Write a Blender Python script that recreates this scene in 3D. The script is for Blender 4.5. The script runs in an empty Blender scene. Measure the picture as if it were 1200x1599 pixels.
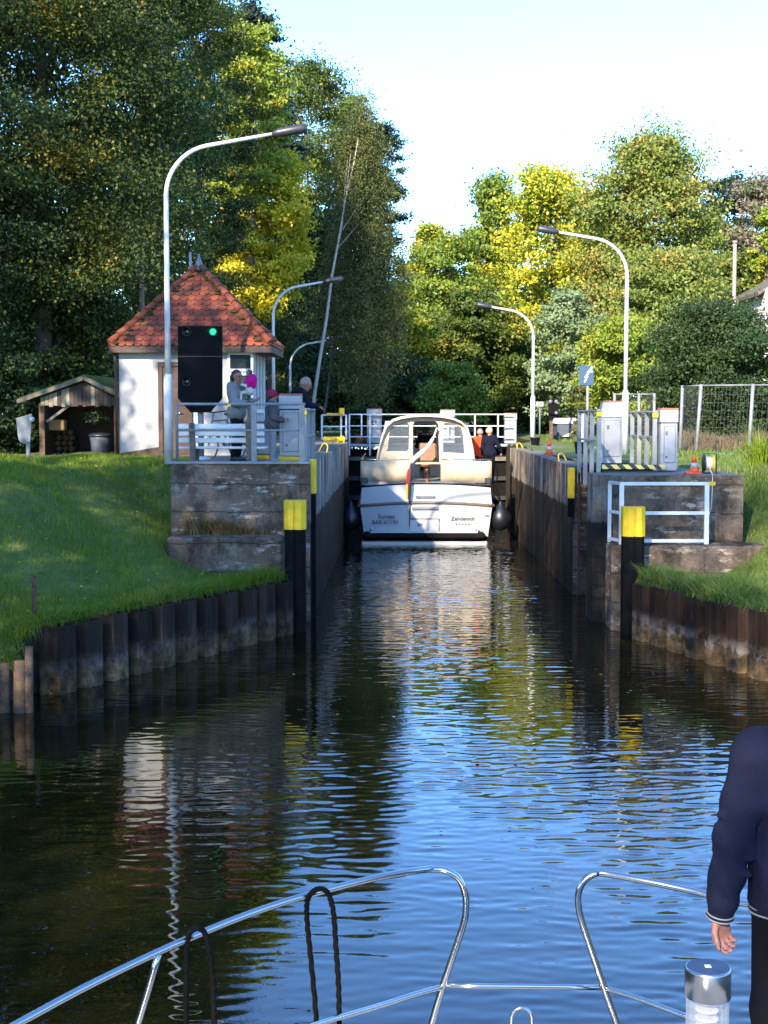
import bpy, bmesh, math, random
import numpy as np
from mathutils import Vector, Matrix
from mathutils.geometry import tessellate_polygon

SC = bpy.context.scene
COL = SC.collection
R = math.radians
rng = np.random.default_rng(7)
random.seed(7)

# ------------------------------------------------------------------ camera
F = 2200.0                       # focal length in photo pixels (1599 px high)
CAMZ = 3.7
cd = bpy.data.cameras.new("camera")
cam = bpy.data.objects.new("camera", cd)
COL.objects.link(cam)
cd.sensor_fit = 'VERTICAL'
cd.sensor_height = 36.0
cd.lens = F * 36.0 / 1599.0
cd.clip_start = 0.05
cd.clip_end = 2000
cam.location = (0, 0, CAMZ)
cam.rotation_euler = (R(90 - 4.02), 0, R(0.57))
SC.camera = cam

# ------------------------------------------------------------------ sky and sun
SUN_EL, SUN_H = 28.0, Vector((-0.38, -0.925, 0)).normalized()
w = bpy.data.worlds.new("World")
SC.world = w
w.use_nodes = True
nt = w.node_tree
sky = nt.nodes.new("ShaderNodeTexSky")
sky.sky_type = 'NISHITA'
sky.sun_disc = False
sky.sun_elevation = R(SUN_EL)
sky.sun_rotation = math.atan2(SUN_H.x, SUN_H.y)
sky.air_density = 1.0
sky.dust_density = 0.2
sky.ozone_density = 9.0
nt.links.new(sky.outputs[0], nt.nodes["Background"].inputs[0])
nt.nodes["Background"].inputs[1].default_value = 0.15
sd = bpy.data.lights.new("sun", 'SUN')
sd.energy = 3.2
sd.angle = R(0.5)
sd.color = (1.0, 0.88, 0.70)
sun = bpy.data.objects.new("sun", sd)
COL.objects.link(sun)
S = Vector((SUN_H.x * math.cos(R(SUN_EL)), SUN_H.y * math.cos(R(SUN_EL)), math.sin(R(SUN_EL))))
sun.rotation_euler = S.to_track_quat('Z', 'Y').to_euler()
sun.location = (0, 0, 40)
SC.view_settings.view_transform = 'Standard'
SC.view_settings.look = 'None'
SC.view_settings.exposure = 2.35
SC.view_settings.gamma = 1.0
try:
    SC.cycles.max_bounces = 8
    SC.cycles.transparent_max_bounces = 12
    SC.cycles.use_denoising = True
except Exception:
    pass

CM = cam.rotation_euler.to_matrix()

def ray(px, py):
    return CM @ Vector(((px - 600) / F, -(py - 799.5) / F, -1.0))

def at(px, py, Y):               # point of the place seen at a pixel of the photo, Y metres ahead
    d = ray(px, py)
    t = Y / d.y
    return Vector((d.x * t, Y, CAMZ + d.z * t))

# ------------------------------------------------------------------ materials
def nodes_of(name):
    m = bpy.data.materials.new(name)
    m.use_nodes = True
    n = m.node_tree.nodes
    return m, n, m.node_tree.links, n["Principled BSDF"]

def rgb(c):
    return (c[0], c[1], c[2], 1.0)

def noise(n, l, scale, detail=4, coord=None, rough=0.55, vec=None):
    t = n.new("ShaderNodeTexNoise")
    t.inputs["Scale"].default_value = scale
    t.inputs["Detail"].default_value = detail
    t.inputs["Roughness"].default_value = rough
    if vec is not None:
        l.new(vec, t.inputs["Vector"])
    else:
        c = n.new("ShaderNodeTexCoord")
        l.new(c.outputs["Object"], t.inputs["Vector"])
    return t.outputs["Fac"]

def ramp(n, l, src, stops):
    r = n.new("ShaderNodeValToRGB")
    e = r.color_ramp.elements
    while len(e) > 1:
        e.remove(e[-1])
    e[0].position = stops[0][0]
    e[0].color = rgb(stops[0][1])
    for p, c in stops[1:]:
        k = e.new(p)
        k.color = rgb(c)
    l.new(src, r.inputs[0])
    return r.outputs[0]

def fac(n, l, src, a, b):
    r = n.new("ShaderNodeMapRange")
    r.inputs[1].default_value = a
    r.inputs[2].default_value = b
    l.new(src, r.inputs[0])
    return r.outputs[0]

def mixc(n, l, f, a, b):
    m = n.new("ShaderNodeMix")
    m.data_type = 'RGBA'
    if isinstance(f, float):
        m.inputs[0].default_value = f
    else:
        l.new(f, m.inputs[0])
    for i, v in ((6, a), (7, b)):
        if isinstance(v, tuple):
            m.inputs[i].default_value = rgb(v)
        else:
            l.new(v, m.inputs[i])
    return m.outputs[2]

def math_(n, l, op, a, b=None):
    m = n.new("ShaderNodeMath")
    m.operation = op
    for i, v in ((0, a), (1, b)):
        if v is None:
            continue
        if isinstance(v, (int, float)):
            m.inputs[i].default_value = v
        else:
            l.new(v, m.inputs[i])
    return m.outputs[0]

def bump(n, l, p, h, strength=0.4, dist=0.02):
    b = n.new("ShaderNodeBump")
    b.inputs["Strength"].default_value = strength
    b.inputs["Distance"].default_value = dist
    l.new(h, b.inputs["Height"])
    l.new(b.outputs[0], p.inputs["Normal"])

def scaled_pos(n, l, s):
    g = n.new("ShaderNodeNewGeometry")
    m = n.new("ShaderNodeMapping")
    m.inputs["Scale"].default_value = s
    l.new(g.outputs["Position"], m.inputs["Vector"])
    return m.outputs[0]

def pos_z(n, l):
    g = n.new("ShaderNodeNewGeometry")
    s = n.new("ShaderNodeSeparateXYZ")
    l.new(g.outputs["Position"], s.inputs[0])
    return s.outputs

def M(name, col, rough=0.6, metal=0.0, var=0.18, scale=6.0, bmp=0.0, bscale=40.0, dirt=None, dirt_amt=0.0):
    m, n, l, p = nodes_of(name)
    f = noise(n, l, scale, 5)
    lo = tuple(c * (1 - var) for c in col)
    hi = tuple(min(1, c * (1 + var)) for c in col)
    c = ramp(n, l, f, [(0.3, lo), (0.7, hi)])
    if dirt:
        g = noise(n, l, scale * 2.3, 8, rough=0.7)
        c = mixc(n, l, fac(n, l, g, 0.66 - dirt_amt, 0.72), c, dirt)
    l.new(c, p.inputs["Base Color"])
    p.inputs["Roughness"].default_value = rough
    p.inputs["Metallic"].default_value = metal
    p.inputs["Specular IOR Level"].default_value = 0.5 if rough < 0.5 else (0.3 if rough < 0.75 else 0.08)
    if bmp:
        bump(n, l, p, noise(n, l, bscale, 6), bmp)
    return m

MT = {}
MT['galv'] = M('galvanised_steel', (0.19, 0.195, 0.195), 0.55, 0.2, 0.15, 9)
MT['lamp_white'] = M('lamp_post_paint', (0.50, 0.50, 0.49), 0.45, 0.0, 0.08, 5, dirt=(0.42, 0.42, 0.40), dirt_amt=0.04)
MT['lamp_dark'] = M('lamp_head_dark', (0.025, 0.025, 0.03), 0.4)
MT['white'] = M('white_paint', (0.52, 0.52, 0.50), 0.45, 0, 0.06, 5, dirt=(0.55, 0.5, 0.42), dirt_amt=0.03)
MT['grey_paint'] = M('cabinet_grey_paint', (0.25, 0.255, 0.26), 0.4, 0, 0.07, 4, dirt=(0.42, 0.43, 0.42), dirt_amt=0.04)
MT['seam'] = M('dark_seam', (0.10, 0.105, 0.11), 0.6)
MT['lidred'] = M('rusty_red_edge', (0.36, 0.10, 0.06), 0.7)
MT['yellow'] = M('yellow_paint', (0.66, 0.42, 0.012), 0.5, 0, 0.12, 7, dirt=(0.30, 0.22, 0.05), dirt_amt=0.02, bmp=0.15, bscale=14)
MT['blacksteel'] = M('tarred_black_steel', (0.006, 0.0055, 0.005), 0.8, 0, 0.35, 6, bmp=0.3, bscale=18)
MT['black'] = M('black_plastic', (0.015, 0.015, 0.018), 0.45)
MT['panel'] = M('signal_panel_black', (0.0050, 0.0050, 0.0056), 0.8, 0, 0.2, 4)
MT['glass_off'] = M('dark_lens', (0.01, 0.01, 0.012), 0.12)
MT['brown'] = M('dark_brown_wood', (0.045, 0.025, 0.018), 0.6, 0, 0.3, 8)
MT['greywood'] = M('grey_wood', (0.12, 0.105, 0.085), 0.75, 0, 0.3, 7, bmp=0.3)
MT['orange'] = M('orange_plastic', (0.58, 0.08, 0.015), 0.5, 0, 0.08)
MT['refl_white'] = M('reflective_white_band', (0.33, 0.33, 0.33), 0.4)
MT['cream'] = M('cream_canvas', (0.40, 0.315, 0.215), 0.85, 0, 0.06, 5, bmp=0.4, bscale=4)
MT['creamlight'] = M('pale_canvas', (0.50, 0.44, 0.36), 0.85, 0, 0.05, 5, bmp=0.4, bscale=5)
MT['gelcoat'] = M('white_gelcoat', (0.35, 0.35, 0.345), 0.22, 0, 0.03, 3)
MT['rubrail'] = M('brown_rub_rail', (0.10, 0.07, 0.05), 0.4)
MT['tan'] = M('tan_leather', (0.20, 0.105, 0.06), 0.6)
MT['fender'] = M('navy_black_rubber', (0.006, 0.007, 0.011), 0.4, 0, 0.2)
MT['chrome'] = M('polished_steel', (0.47, 0.455, 0.44), 0.20, 1.0, 0.04, 3)
MT['steel'] = M('brushed_steel', (0.34, 0.33, 0.32), 0.25, 1.0, 0.08, 12)
MT['skin'] = M('skin', (0.25, 0.11, 0.08), 0.55, 0, 0.12, 14)
MT['hair_dark'] = M('dark_hair', (0.03, 0.02, 0.016), 0.5, 0, 0.4, 30)
MT['hair_grey'] = M('grey_brown_hair', (0.20, 0.15, 0.12), 0.6, 0, 0.3, 30)
MT['hair_blond'] = M('blond_hair', (0.50, 0.33, 0.18), 0.6, 0, 0.25, 30)
MT['jacket_grey'] = M('grey_rain_jacket', (0.15, 0.145, 0.135), 0.6, 0, 0.15, 6, bmp=0.5, bscale=9)
MT['jacket_slate'] = M('slate_jacket', (0.05, 0.053, 0.06), 0.8, 0, 0.15, 6, bmp=0.4, bscale=9)
MT['navy'] = M('navy_knit', (0.0075, 0.009, 0.022), 0.9, 0, 0.18, 9, bmp=0.25, bscale=130)
MT['navy_dark'] = M('navy_sweater', (0.006, 0.007, 0.014), 0.85, 0, 0.2, 6)
MT['jeans'] = M('dark_denim', (0.004, 0.004, 0.006), 0.85, 0, 0.3, 5, bmp=0.3, bscale=60)
MT['trouser_black'] = M('black_trousers', (0.007, 0.007, 0.008), 0.8)
MT['trouser_grey'] = M('pale_grey_trousers', (0.19, 0.19, 0.20), 0.8, 0, 0.2, 10)
MT['maroon'] = M('maroon_wool', (0.22, 0.015, 0.05), 0.95, 0, 0.2, 20)
MT['magenta'] = M('magenta_wool', (0.42, 0.008, 0.14), 0.9, 0, 0.1, 20)
MT['offwhite'] = M('off_white_cloth', (0.42, 0.40, 0.36), 0.9)
MT['redcloth'] = M('red_life_vest', (0.80, 0.06, 0.015), 0.8)
MT['rope'] = M('black_rope', (0.003, 0.003, 0.003), 0.9, 0, 0.3, 60)
MT['hemp'] = M('pale_cable', (0.55, 0.50, 0.42), 0.7)
MT['lip'] = M('lip', (0.42, 0.12, 0.11), 0.5)
MT['bluesign'] = M('blue_sign_face', (0.022, 0.055, 0.105), 0.4, 0, 0.05)
MT['text'] = M('dark_lettering', (0.05, 0.05, 0.055), 0.5)
MT['red_flag'] = M('flag_red', (0.50, 0.02, 0.03), 0.8)
MT['gold_flag'] = M('flag_gold', (0.70, 0.42, 0.05), 0.8)
MT['bin'] = M('grey_plastic', (0.06, 0.07, 0.085), 0.5)
MT['signgrey'] = M('grey_board_back', (0.12, 0.135, 0.15), 0.5, 0, 0.08)
MT['firewood'] = M('split_firewood', (0.08, 0.045, 0.026), 0.9, 0, 0.5, 12)
MT['basket'] = M('cane_basket', (0.30, 0.19, 0.09), 0.8, 0, 0.3, 20)
MT['potplant'] = M('pot_plant_leaf', (0.06, 0.11, 0.03), 0.6, 0, 0.4, 12)
MT['bark'] = M('tree_bark', (0.075, 0.058, 0.045), 0.9, 0, 0.4, 5, bmp=0.6, bscale=12)
MT['bark_pale'] = M('birch_bark', (0.32, 0.295, 0.255), 0.8, 0, 0.2, 4, dirt=(0.07, 0.06, 0.05), dirt_amt=0.06)
MT['birchbark_far'] = M('pole_concrete', (0.22, 0.195, 0.165), 0.85, 0, 0.1, 4)
MT['timber_pole'] = M('brown_timber_pole', (0.16, 0.11, 0.085), 0.85, 0, 0.2, 6)
MT['stake'] = M('weathered_stake', (0.10, 0.065, 0.042), 0.85, 0, 0.35, 9, bmp=0.6, bscale=25, dirt=(0.06, 0.045, 0.03), dirt_amt=0.1)
MT['rust'] = M('rusty_iron', (0.10, 0.05, 0.035), 0.85, 0, 0.4, 12)
MT['housewall'] = M('rendered_white_wall', (0.66, 0.62, 0.56), 0.9, 0, 0.08, 3)
MT['asphalt'] = M('grey_paving', (0.17, 0.165, 0.16), 0.9, 0, 0.2, 5, bmp=0.3)

def glass_mat(name, tint, alpha):
    m, n, l, p = nodes_of(name)
    p.inputs["Base Color"].default_value = rgb(tint)
    p.inputs["Roughness"].default_value = 0.08
    p.inputs["Alpha"].default_value = alpha
    l.new(ramp(n, l, noise(n, l, 2.0), [(0.3, tuple(c * 0.9 for c in tint)), (0.7, tint)]), p.inputs["Base Color"])
    return m
MT['vinyl'] = glass_mat('clear_vinyl_window', (0.30, 0.33, 0.33), 0.09)
MT['winglass'] = M('window_glass', (0.03, 0.04, 0.04), 0.06)
MT['clearplastic'] = glass_mat('ribbed_clear_plastic', (0.34, 0.36, 0.38), 0.22)

def emit_mat(name, col, strength):
    m, n, l, p = nodes_of(name)
    p.inputs["Base Color"].default_value = rgb(tuple(c * 0.3 for c in col))
    p.inputs["Emission Color"].default_value = rgb(col)
    p.inputs["Emission Strength"].default_value = strength
    return m
MT['greenlamp'] = emit_mat('green_signal_light', (0.01, 0.60, 0.28), 0.30)
MT['railgrey'] = M('railing_grey_paint', (0.22, 0.222, 0.22), 0.5, 0, 0.08, 5, dirt=(0.2, 0.19, 0.18), dirt_amt=0.04)
MT['soil'] = M('dark_bank_soil', (0.035, 0.024, 0.016), 0.95, 0, 0.4, 6, bmp=0.6)
MT['wire'] = M('thin_grey_wire', (0.07, 0.075, 0.08), 0.6)

def solar_mat():
    m, n, l, p = nodes_of('solar_cell')
    l.new(ramp(n, l, noise(n, l, 30, 2), [(0.35, (0.006, 0.010, 0.028)), (0.65, (0.012, 0.02, 0.05))]), p.inputs["Base Color"])
    p.inputs["Roughness"].default_value = 0.35
    p.inputs["Specular IOR Level"].default_value = 0.2
    return m
MT['solar'] = solar_mat()

def concrete_mat():
    m, n, l, p = nodes_of('old_concrete')
    o = pos_z(n, l)
    base = ramp(n, l, noise(n, l, 2.6, 10, rough=0.72), [(0.34, (0.036, 0.025, 0.017)), (0.5, (0.118, 0.087, 0.062)), (0.66, (0.25, 0.198, 0.150))])
    st = noise(n, l, 1.0, 8, rough=0.7, vec=scaled_pos(n, l, (4.5, 4.5, 0.45)))
    c = mixc(n, l, math_(n, l, 'MULTIPLY', fac(n, l, st, 0.52, 0.66), 0.75), base, (0.024, 0.018, 0.015))
    br = noise(n, l, 1.3, 7, rough=0.7)
    c = mixc(n, l, math_(n, l, 'MULTIPLY', fac(n, l, br, 0.50, 0.62), 0.6), c, (0.12, 0.070, 0.045))
    hz = noise(n, l, 1.0, 10, rough=0.78, vec=scaled_pos(n, l, (2.0, 2.0, 6.0)))
    lime = math_(n, l, 'MULTIPLY', fac(n, l, hz, 0.54, 0.60), fac(n, l, noise(n, l, 1.1, 4), 0.44, 0.54))
    c = mixc(n, l, math_(n, l, 'MULTIPLY', lime, 0.85), c, (0.40, 0.355, 0.30))
    pit = noise(n, l, 14, 8, rough=0.75)
    c = mixc(n, l, fac(n, l, pit, 0.60, 0.70), c, (0.018, 0.014, 0.012))
    # casting joints, wavering a little
    wv = math_(n, l, 'MULTIPLY', math_(n, l, 'SUBTRACT', noise(n, l, 3.0, 4), 0.5), 0.10)
    jz = math_(n, l, 'FRACT', math_(n, l, 'MULTIPLY', math_(n, l, 'ADD', o[2], wv), 2.05))
    jt = math_(n, l, 'LESS_THAN', jz, 0.045)
    c = mixc(n, l, math_(n, l, 'MULTIPLY', jt, 0.7), c, (0.020, 0.016, 0.014))
    l.new(c, p.inputs["Base Color"])
    p.inputs["Roughness"].default_value = 0.9
    p.inputs["Specular IOR Level"].default_value = 0.12
    bump(n, l, p, math_(n, l, 'ADD', pit, noise(n, l, 5, 10, rough=0.75)), 0.7, 0.05)
    return m
MT['concrete'] = concrete_mat()

def deck_mat():
    m, n, l, p = nodes_of('deck_concrete')
    c = ramp(n, l, noise(n, l, 2.2, 8, rough=0.7), [(0.3, (0.11, 0.097, 0.082)), (0.7, (0.20, 0.18, 0.155))])
    l.new(c, p.inputs["Base Color"])
    p.inputs["Roughness"].default_value = 0.9
    p.inputs["Specular IOR Level"].default_value = 0.12
    bump(n, l, p, noise(n, l, 20, 6), 0.3)
    return m
MT['deck'] = deck_mat()

def chamber_mat(name, warm):
    m, n, l, p = nodes_of(name)
    o = pos_z(n, l)
    bl = noise(n, l, 1.0, 9, rough=0.72, vec=scaled_pos(n, l, (1.6, 1.6, 1.3)))
    st = noise(n, l, 1.0, 8, rough=0.7, vec=scaled_pos(n, l, (1.5, 1.5, 0.10)))
    st2 = noise(n, l, 1.0, 6, rough=0.6, vec=scaled_pos(n, l, (2.6, 2.6, 0.16)))
    mixn = math_(n, l, 'ADD', math_(n, l, 'MULTIPLY', bl, 0.6), math_(n, l, 'MULTIPLY', st, 0.4))
    dry = ramp(n, l, mixn, [(0.38, (0.040, 0.029, 0.021)), (0.5, (0.16, 0.128, 0.10)), (0.60, (0.34, 0.295, 0.24))])
    dry = mixc(n, l, fac(n, l, st2, 0.565, 0.62), dry, (0.55, 0.49, 0.41))
    dry = mixc(n, l, fac(n, l, st, 0.40, 0.30), dry, (0.030, 0.022, 0.016))
    wet = ramp(n, l, mixn, [(0.38, (0.006, 0.005, 0.004)), (0.52, (0.026, 0.020, 0.014)), (0.64, (0.060, 0.045, 0.030))])
    wet = mixc(n, l, math_(n, l, 'MULTIPLY', fac(n, l, st2, 0.56, 0.62), 0.8), wet, warm)
    wob = math_(n, l, 'MULTIPLY', math_(n, l, 'SUBTRACT', bl, 0.5), 0.35)
    zz = math_(n, l, 'ADD', o[2], wob)
    c = mixc(n, l, fac(n, l, zz, 1.74, 1.80), wet, dry)
    # panel joints, and block courses in the lower part
    yv = math_(n, l, 'FRACT', math_(n, l, 'MULTIPLY', o[1], 0.42))
    jt = math_(n, l, 'LESS_THAN', yv, 0.030)
    zv = math_(n, l, 'FRACT', math_(n, l, 'MULTIPLY', math_(n, l, 'ADD', o[2], math_(n, l, 'MULTIPLY', bl, 0.12)), 4.2))
    jh = math_(n, l, 'MULTIPLY', math_(n, l, 'LESS_THAN', zv, 0.13), math_(n, l, 'MULTIPLY', fac(n, l, bl, 0.47, 0.58), fac(n, l, zz, 1.78, 1.70)))
    c = mixc(n, l, math_(n, l, 'MULTIPLY', math_(n, l, 'MAXIMUM', jt, jh), 0.7), c, (0.010, 0.008, 0.006))
    l.new(c, p.inputs["Base Color"])
    p.inputs["Roughness"].default_value = 0.8
    p.inputs["Specular IOR Level"].default_value = 0.15
    bump(n, l, p, math_(n, l, 'ADD', bl, noise(n, l, 7, 9, rough=0.75)), 0.8, 0.06)
    return m
MT['chamber'] = chamber_mat('lock_chamber_wall', (0.15, 0.085, 0.04))

def pile_mat(nm='sheet_pile_steel', amt=0.65, tone=(0.15, 0.118, 0.095), k=1.0):
    m, n, l, p = nodes_of(nm)
    o = pos_z(n, l)
    st = noise(n, l, 1.0, 6, rough=0.6, vec=scaled_pos(n, l, (6, 6, 0.6)))
    dry = ramp(n, l, st, [(0.3, (0.010, 0.0055, 0.0035)), (0.55, (0.026, 0.0145, 0.009)), (0.75, (0.062, 0.036, 0.024))])
    nz = noise(n, l, 1.0, 6, rough=0.7, vec=scaled_pos(n, l, (4, 4, 4)))
    wob = math_(n, l, 'MULTIPLY', math_(n, l, 'SUBTRACT', nz, 0.5), 0.32)
    zz = math_(n, l, 'ADD', o[2], wob)
    pale = math_(n, l, 'MULTIPLY', fac(n, l, zz, 0.50, 0.32), fac(n, l, nz, 0.42, 0.60))
    c = mixc(n, l, math_(n, l, 'MULTIPLY', pale, amt), dry, tone)
    band = ramp(n, l, nz, [(0.38, (0.025, 0.018, 0.010)), (0.55, (0.085 * k, 0.055 * k, 0.028 * k)), (0.68, (0.19 * k, 0.115 * k, 0.05 * k))])
    c = mixc(n, l, fac(n, l, zz, 0.30, 0.26), c, band)
    oi = n.new("ShaderNodeObjectInfo")
    hs = n.new("ShaderNodeHueSaturation")
    l.new(c, hs.inputs["Color"])
    l.new(math_(n, l, 'ADD', math_(n, l, 'MULTIPLY', oi.outputs["Random"], 0.9), 0.55), hs.inputs["Value"])
    c = hs.outputs[0]
    l.new(c, p.inputs["Base Color"])
    p.inputs["Roughness"].default_value = 0.75
    p.inputs["Specular IOR Level"].default_value = 0.15
    bump(n, l, p, nz, 0.4, 0.03)
    return m
MT['pile'] = pile_mat()
MT['pile_stained'] = pile_mat('stained_sheet_pile_steel', 0.8, (0.24, 0.20, 0.165), 1.25)

def soil_mat():
    m, n, l, p = nodes_of('bank_turf')
    f = noise(n, l, 1.1, 8, rough=0.7)
    c = ramp(n, l, f, [(0.3, (0.042, 0.070, 0.008)), (0.55, (0.078, 0.115, 0.012)), (0.75, (0.13, 0.13, 0.03))])
    l.new(c, p.inputs["Base Color"])
    p.inputs["Roughness"].default_value = 0.95
    bump(n, l, p, noise(n, l, 14, 8, rough=0.7), 0.8, 0.06)
    return m
MT['turf'] = soil_mat()

def tile_mat():
    m, n, l, p = nodes_of('red_clay_tiles')
    g = n.new("ShaderNodeNewGeometry")
    c = ramp(n, l, g.outputs["Random Per Island"], [(0.0, (0.095, 0.018, 0.007)), (0.6, (0.165, 0.031, 0.010)), (1.0, (0.21, 0.045, 0.014))])
    ns = noise(n, l, 3.2, 8, rough=0.75)
    c = mixc(n, l, fac(n, l, ns, 0.56, 0.64), c, (0.030, 0.026, 0.012))
    l.new(c, p.inputs["Base Color"])
    p.inputs["Roughness"].default_value = 0.8
    return m
MT['tile'] = tile_mat()
MT['moss'] = M('dark_moss', (0.035, 0.035, 0.012), 0.95, 0, 0.5, 10, bmp=0.6, bscale=30)
MT['greenmoss'] = M('green_moss', (0.045, 0.065, 0.018), 0.95, 0, 0.4, 8, bmp=0.8, bscale=20)

def plaster_mat():
    m, n, l, p = nodes_of('white_plaster')
    c = ramp(n, l, noise(n, l, 1.6, 8, rough=0.65), [(0.3, (0.27, 0.262, 0.25)), (0.65, (0.34, 0.33, 0.315))])
    c = mixc(n, l, fac(n, l, noise(n, l, 3.2, 7, rough=0.7), 0.66, 0.76), c, (0.28, 0.25, 0.21))
    l.new(c, p.inputs["Base Color"])
    p.inputs["Roughness"].default_value = 0.9
    p.inputs["Specular IOR Level"].default_value = 0.12
    return m
MT['plaster'] = plaster_mat()

def board_mat():
    m, n, l, p = nodes_of('striped_gable_boards')
    g = n.new("ShaderNodeNewGeometry")
    c = ramp(n, l, g.outputs["Random Per Island"], [(0.0, (0.03, 0.02, 0.015)), (0.45, (0.055, 0.04, 0.03)), (0.5, (0.20, 0.165, 0.115)), (1.0, (0.27, 0.225, 0.16))])
    st = noise(n, l, 1.0, 5, vec=scaled_pos(n, l, (14, 14, 1.2)))
    c = mixc(n, l, fac(n, l, st, 0.56, 0.72), c, (0.05, 0.04, 0.03))
    l.new(c, p.inputs["Base Color"])
    p.inputs["Roughness"].default_value = 0.85
    return m
MT['boards'] = board_mat()

def hazard_mat():
    m, n, l, p = nodes_of('yellow_black_stripes')
    o = pos_z(n, l)
    s = math_(n, l, 'FRACT', math_(n, l, 'MULTIPLY', math_(n, l, 'ADD', o[0], o[2]), 4.6))
    c = mixc(n, l, math_(n, l, 'GREATER_THAN', s, 0.5), (0.025, 0.025, 0.025), (0.62, 0.50, 0.10))
    l.new(c, p.inputs["Base Color"])
    p.inputs["Roughness"].default_value = 0.6
    return m
MT['hazard'] = hazard_mat()

def water_mat():
    m, n, l, p = nodes_of('canal_water')
    c = ramp(n, l, noise(n, l, 0.25, 4), [(0.35, (0.0045, 0.0042, 0.0012)), (0.65, (0.011, 0.0095, 0.0025))])
    l.new(c, p.inputs["Base Color"])
    p.inputs["Roughness"].default_value = 0.015
    p.inputs["IOR"].default_value = 1.5
    return m
MT['water'] = water_mat()

def leaf_mat(name, a, b, patch=None, amt=0.0, pscale=0.45, transl=0.3):
    m, n, l, p = nodes_of(name)
    g = n.new("ShaderNodeNewGeometry")
    mf = math_(n, l, 'ADD', math_(n, l, 'MULTIPLY', g.outputs["Random Per Island"], 0.45), math_(n, l, 'MULTIPLY', fac(n, l, noise(n, l, 1.1, 4), 0.3, 0.7), 0.55))
    c = mixc(n, l, mf, a, b)
    if patch:
        f = noise(n, l, pscale, 3)
        r2 = math_(n, l, 'MULTIPLY', math_(n, l, 'SUBTRACT', g.outputs["Random Per Island"], 0.5), 0.25)
        c = mixc(n, l, fac(n, l, math_(n, l, 'ADD', f, r2), 0.66 - amt, 0.78 - amt), c, patch)
    l.new(c, p.inputs["Base Color"])
    p.inputs["Roughness"].default_value = 0.55
    p.inputs["Specular IOR Level"].default_value = 0.3
    t = n.new("ShaderNodeBsdfTranslucent")
    l.new(c, t.inputs["Color"])
    mx = n.new("ShaderNodeMixShader")
    mx.inputs[0].default_value = transl
    l.new(p.outputs[0], mx.inputs[1])
    l.new(t.outputs[0], mx.inputs[2])
    l.new(mx.outputs[0], n["Material Output"].inputs[0])
    return m
LF = {}
LF['dark'] = leaf_mat('leaf_dark_green', (0.018, 0.038, 0.006), (0.062, 0.092, 0.014), (0.26, 0.17, 0.012), 0.07)
LF['mid'] = leaf_mat('leaf_mid_green', (0.034, 0.064, 0.010), (0.098, 0.138, 0.020), (0.32, 0.25, 0.02), 0.08)
LF['deep'] = leaf_mat('leaf_shade_green', (0.018, 0.038, 0.010), (0.045, 0.080, 0.018))
LF['conifer'] = leaf_mat('needle_blue_green', (0.016, 0.032, 0.020), (0.035, 0.065, 0.038))
LF['yellow'] = leaf_mat('leaf_autumn_yellow', (0.42, 0.37, 0.015), (0.62, 0.50, 0.03), (0.18, 0.25, 0.02), 0.08)
LF['yellow2'] = leaf_mat('leaf_bright_yellow', (0.33, 0.33, 0.018), (0.55, 0.47, 0.03), (0.17, 0.25, 0.03), 0.16)
LF['lime'] = leaf_mat('leaf_lime', (0.14, 0.20, 0.02), (0.24, 0.28, 0.03), (0.42, 0.32, 0.02), 0.06)
LF['green'] = leaf_mat('leaf_fresh_green', (0.09, 0.155, 0.02), (0.20, 0.26, 0.035), (0.40, 0.34, 0.02), 0.05)
LF['olive'] = leaf_mat('leaf_olive', (0.10, 0.145, 0.024), (0.20, 0.235, 0.045), (0.34, 0.25, 0.05), 0.10)
LF['birch'] = leaf_mat('leaf_birch_olive', (0.058, 0.072, 0.018), (0.125, 0.135, 0.034), (0.17, 0.15, 0.03), 0.04)
LF['silver'] = leaf_mat('leaf_grey_green', (0.12, 0.18, 0.07), (0.22, 0.28, 0.13))
LF['pink'] = leaf_mat('leaf_brownish_grey', (0.14, 0.12, 0.08), (0.28, 0.21, 0.15), (0.10, 0.14, 0.05), 0.1)

def blade_mat(name, a, b, patch, amt):
    return leaf_mat(name, a, b, patch, amt, 0.7, 0.35)
LF['grass'] = blade_mat('grass_blades', (0.085, 0.140, 0.007), (0.18, 0.235, 0.014), (0.25, 0.24, 0.04), 0.05)
LF['grassdry'] = blade_mat('dry_grass_blades', (0.065, 0.12, 0.018), (0.13, 0.19, 0.035), (0.26, 0.24, 0.08), 0.08)
LF['weed'] = blade_mat('reddish_weed', (0.14, 0.09, 0.03), (0.22, 0.14, 0.05), (0.08, 0.10, 0.02), 0.1)

# ------------------------------------------------------------------ mesh helpers
def raw_mesh(name, V, Fc, mats, mi=None, smooth=False):
    """V (n,3) array, Fc (m,k) int array with equal k"""
    V = np.asarray(V, dtype=np.float32)
    Fc = np.asarray(Fc, dtype=np.int32)
    me = bpy.data.meshes.new(name)
    me.vertices.add(len(V))
    me.vertices.foreach_set("co", V.ravel())
    k = Fc.shape[1]
    me.loops.add(Fc.size)
    me.loops.foreach_set("vertex_index", Fc.ravel())
    me.polygons.add(len(Fc))
    me.polygons.foreach_set("loop_start", np.arange(0, Fc.size, k, dtype=np.int32))
    me.polygons.foreach_set("loop_total", np.full(len(Fc), k, dtype=np.int32))
    if smooth:
        me.polygons.foreach_set("use_smooth", np.ones(len(Fc), dtype=bool))
    for m in mats:
        me.materials.append(m)
    if mi is not None:
        me.polygons.foreach_set("material_index", np.asarray(mi, dtype=np.int32))
    me.update(calc_edges=True)
    return me

def link(name, me, parent=None):
    o = bpy.data.objects.new(name, me)
    COL.objects.link(o)
    if parent is not None:
        r = parent
        off = Vector((0, 0, 0))
        while r is not None:
            off += r.location
            r = r.parent
        me.transform(Matrix.Translation(-off))
        o.parent = parent
    return o

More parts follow.
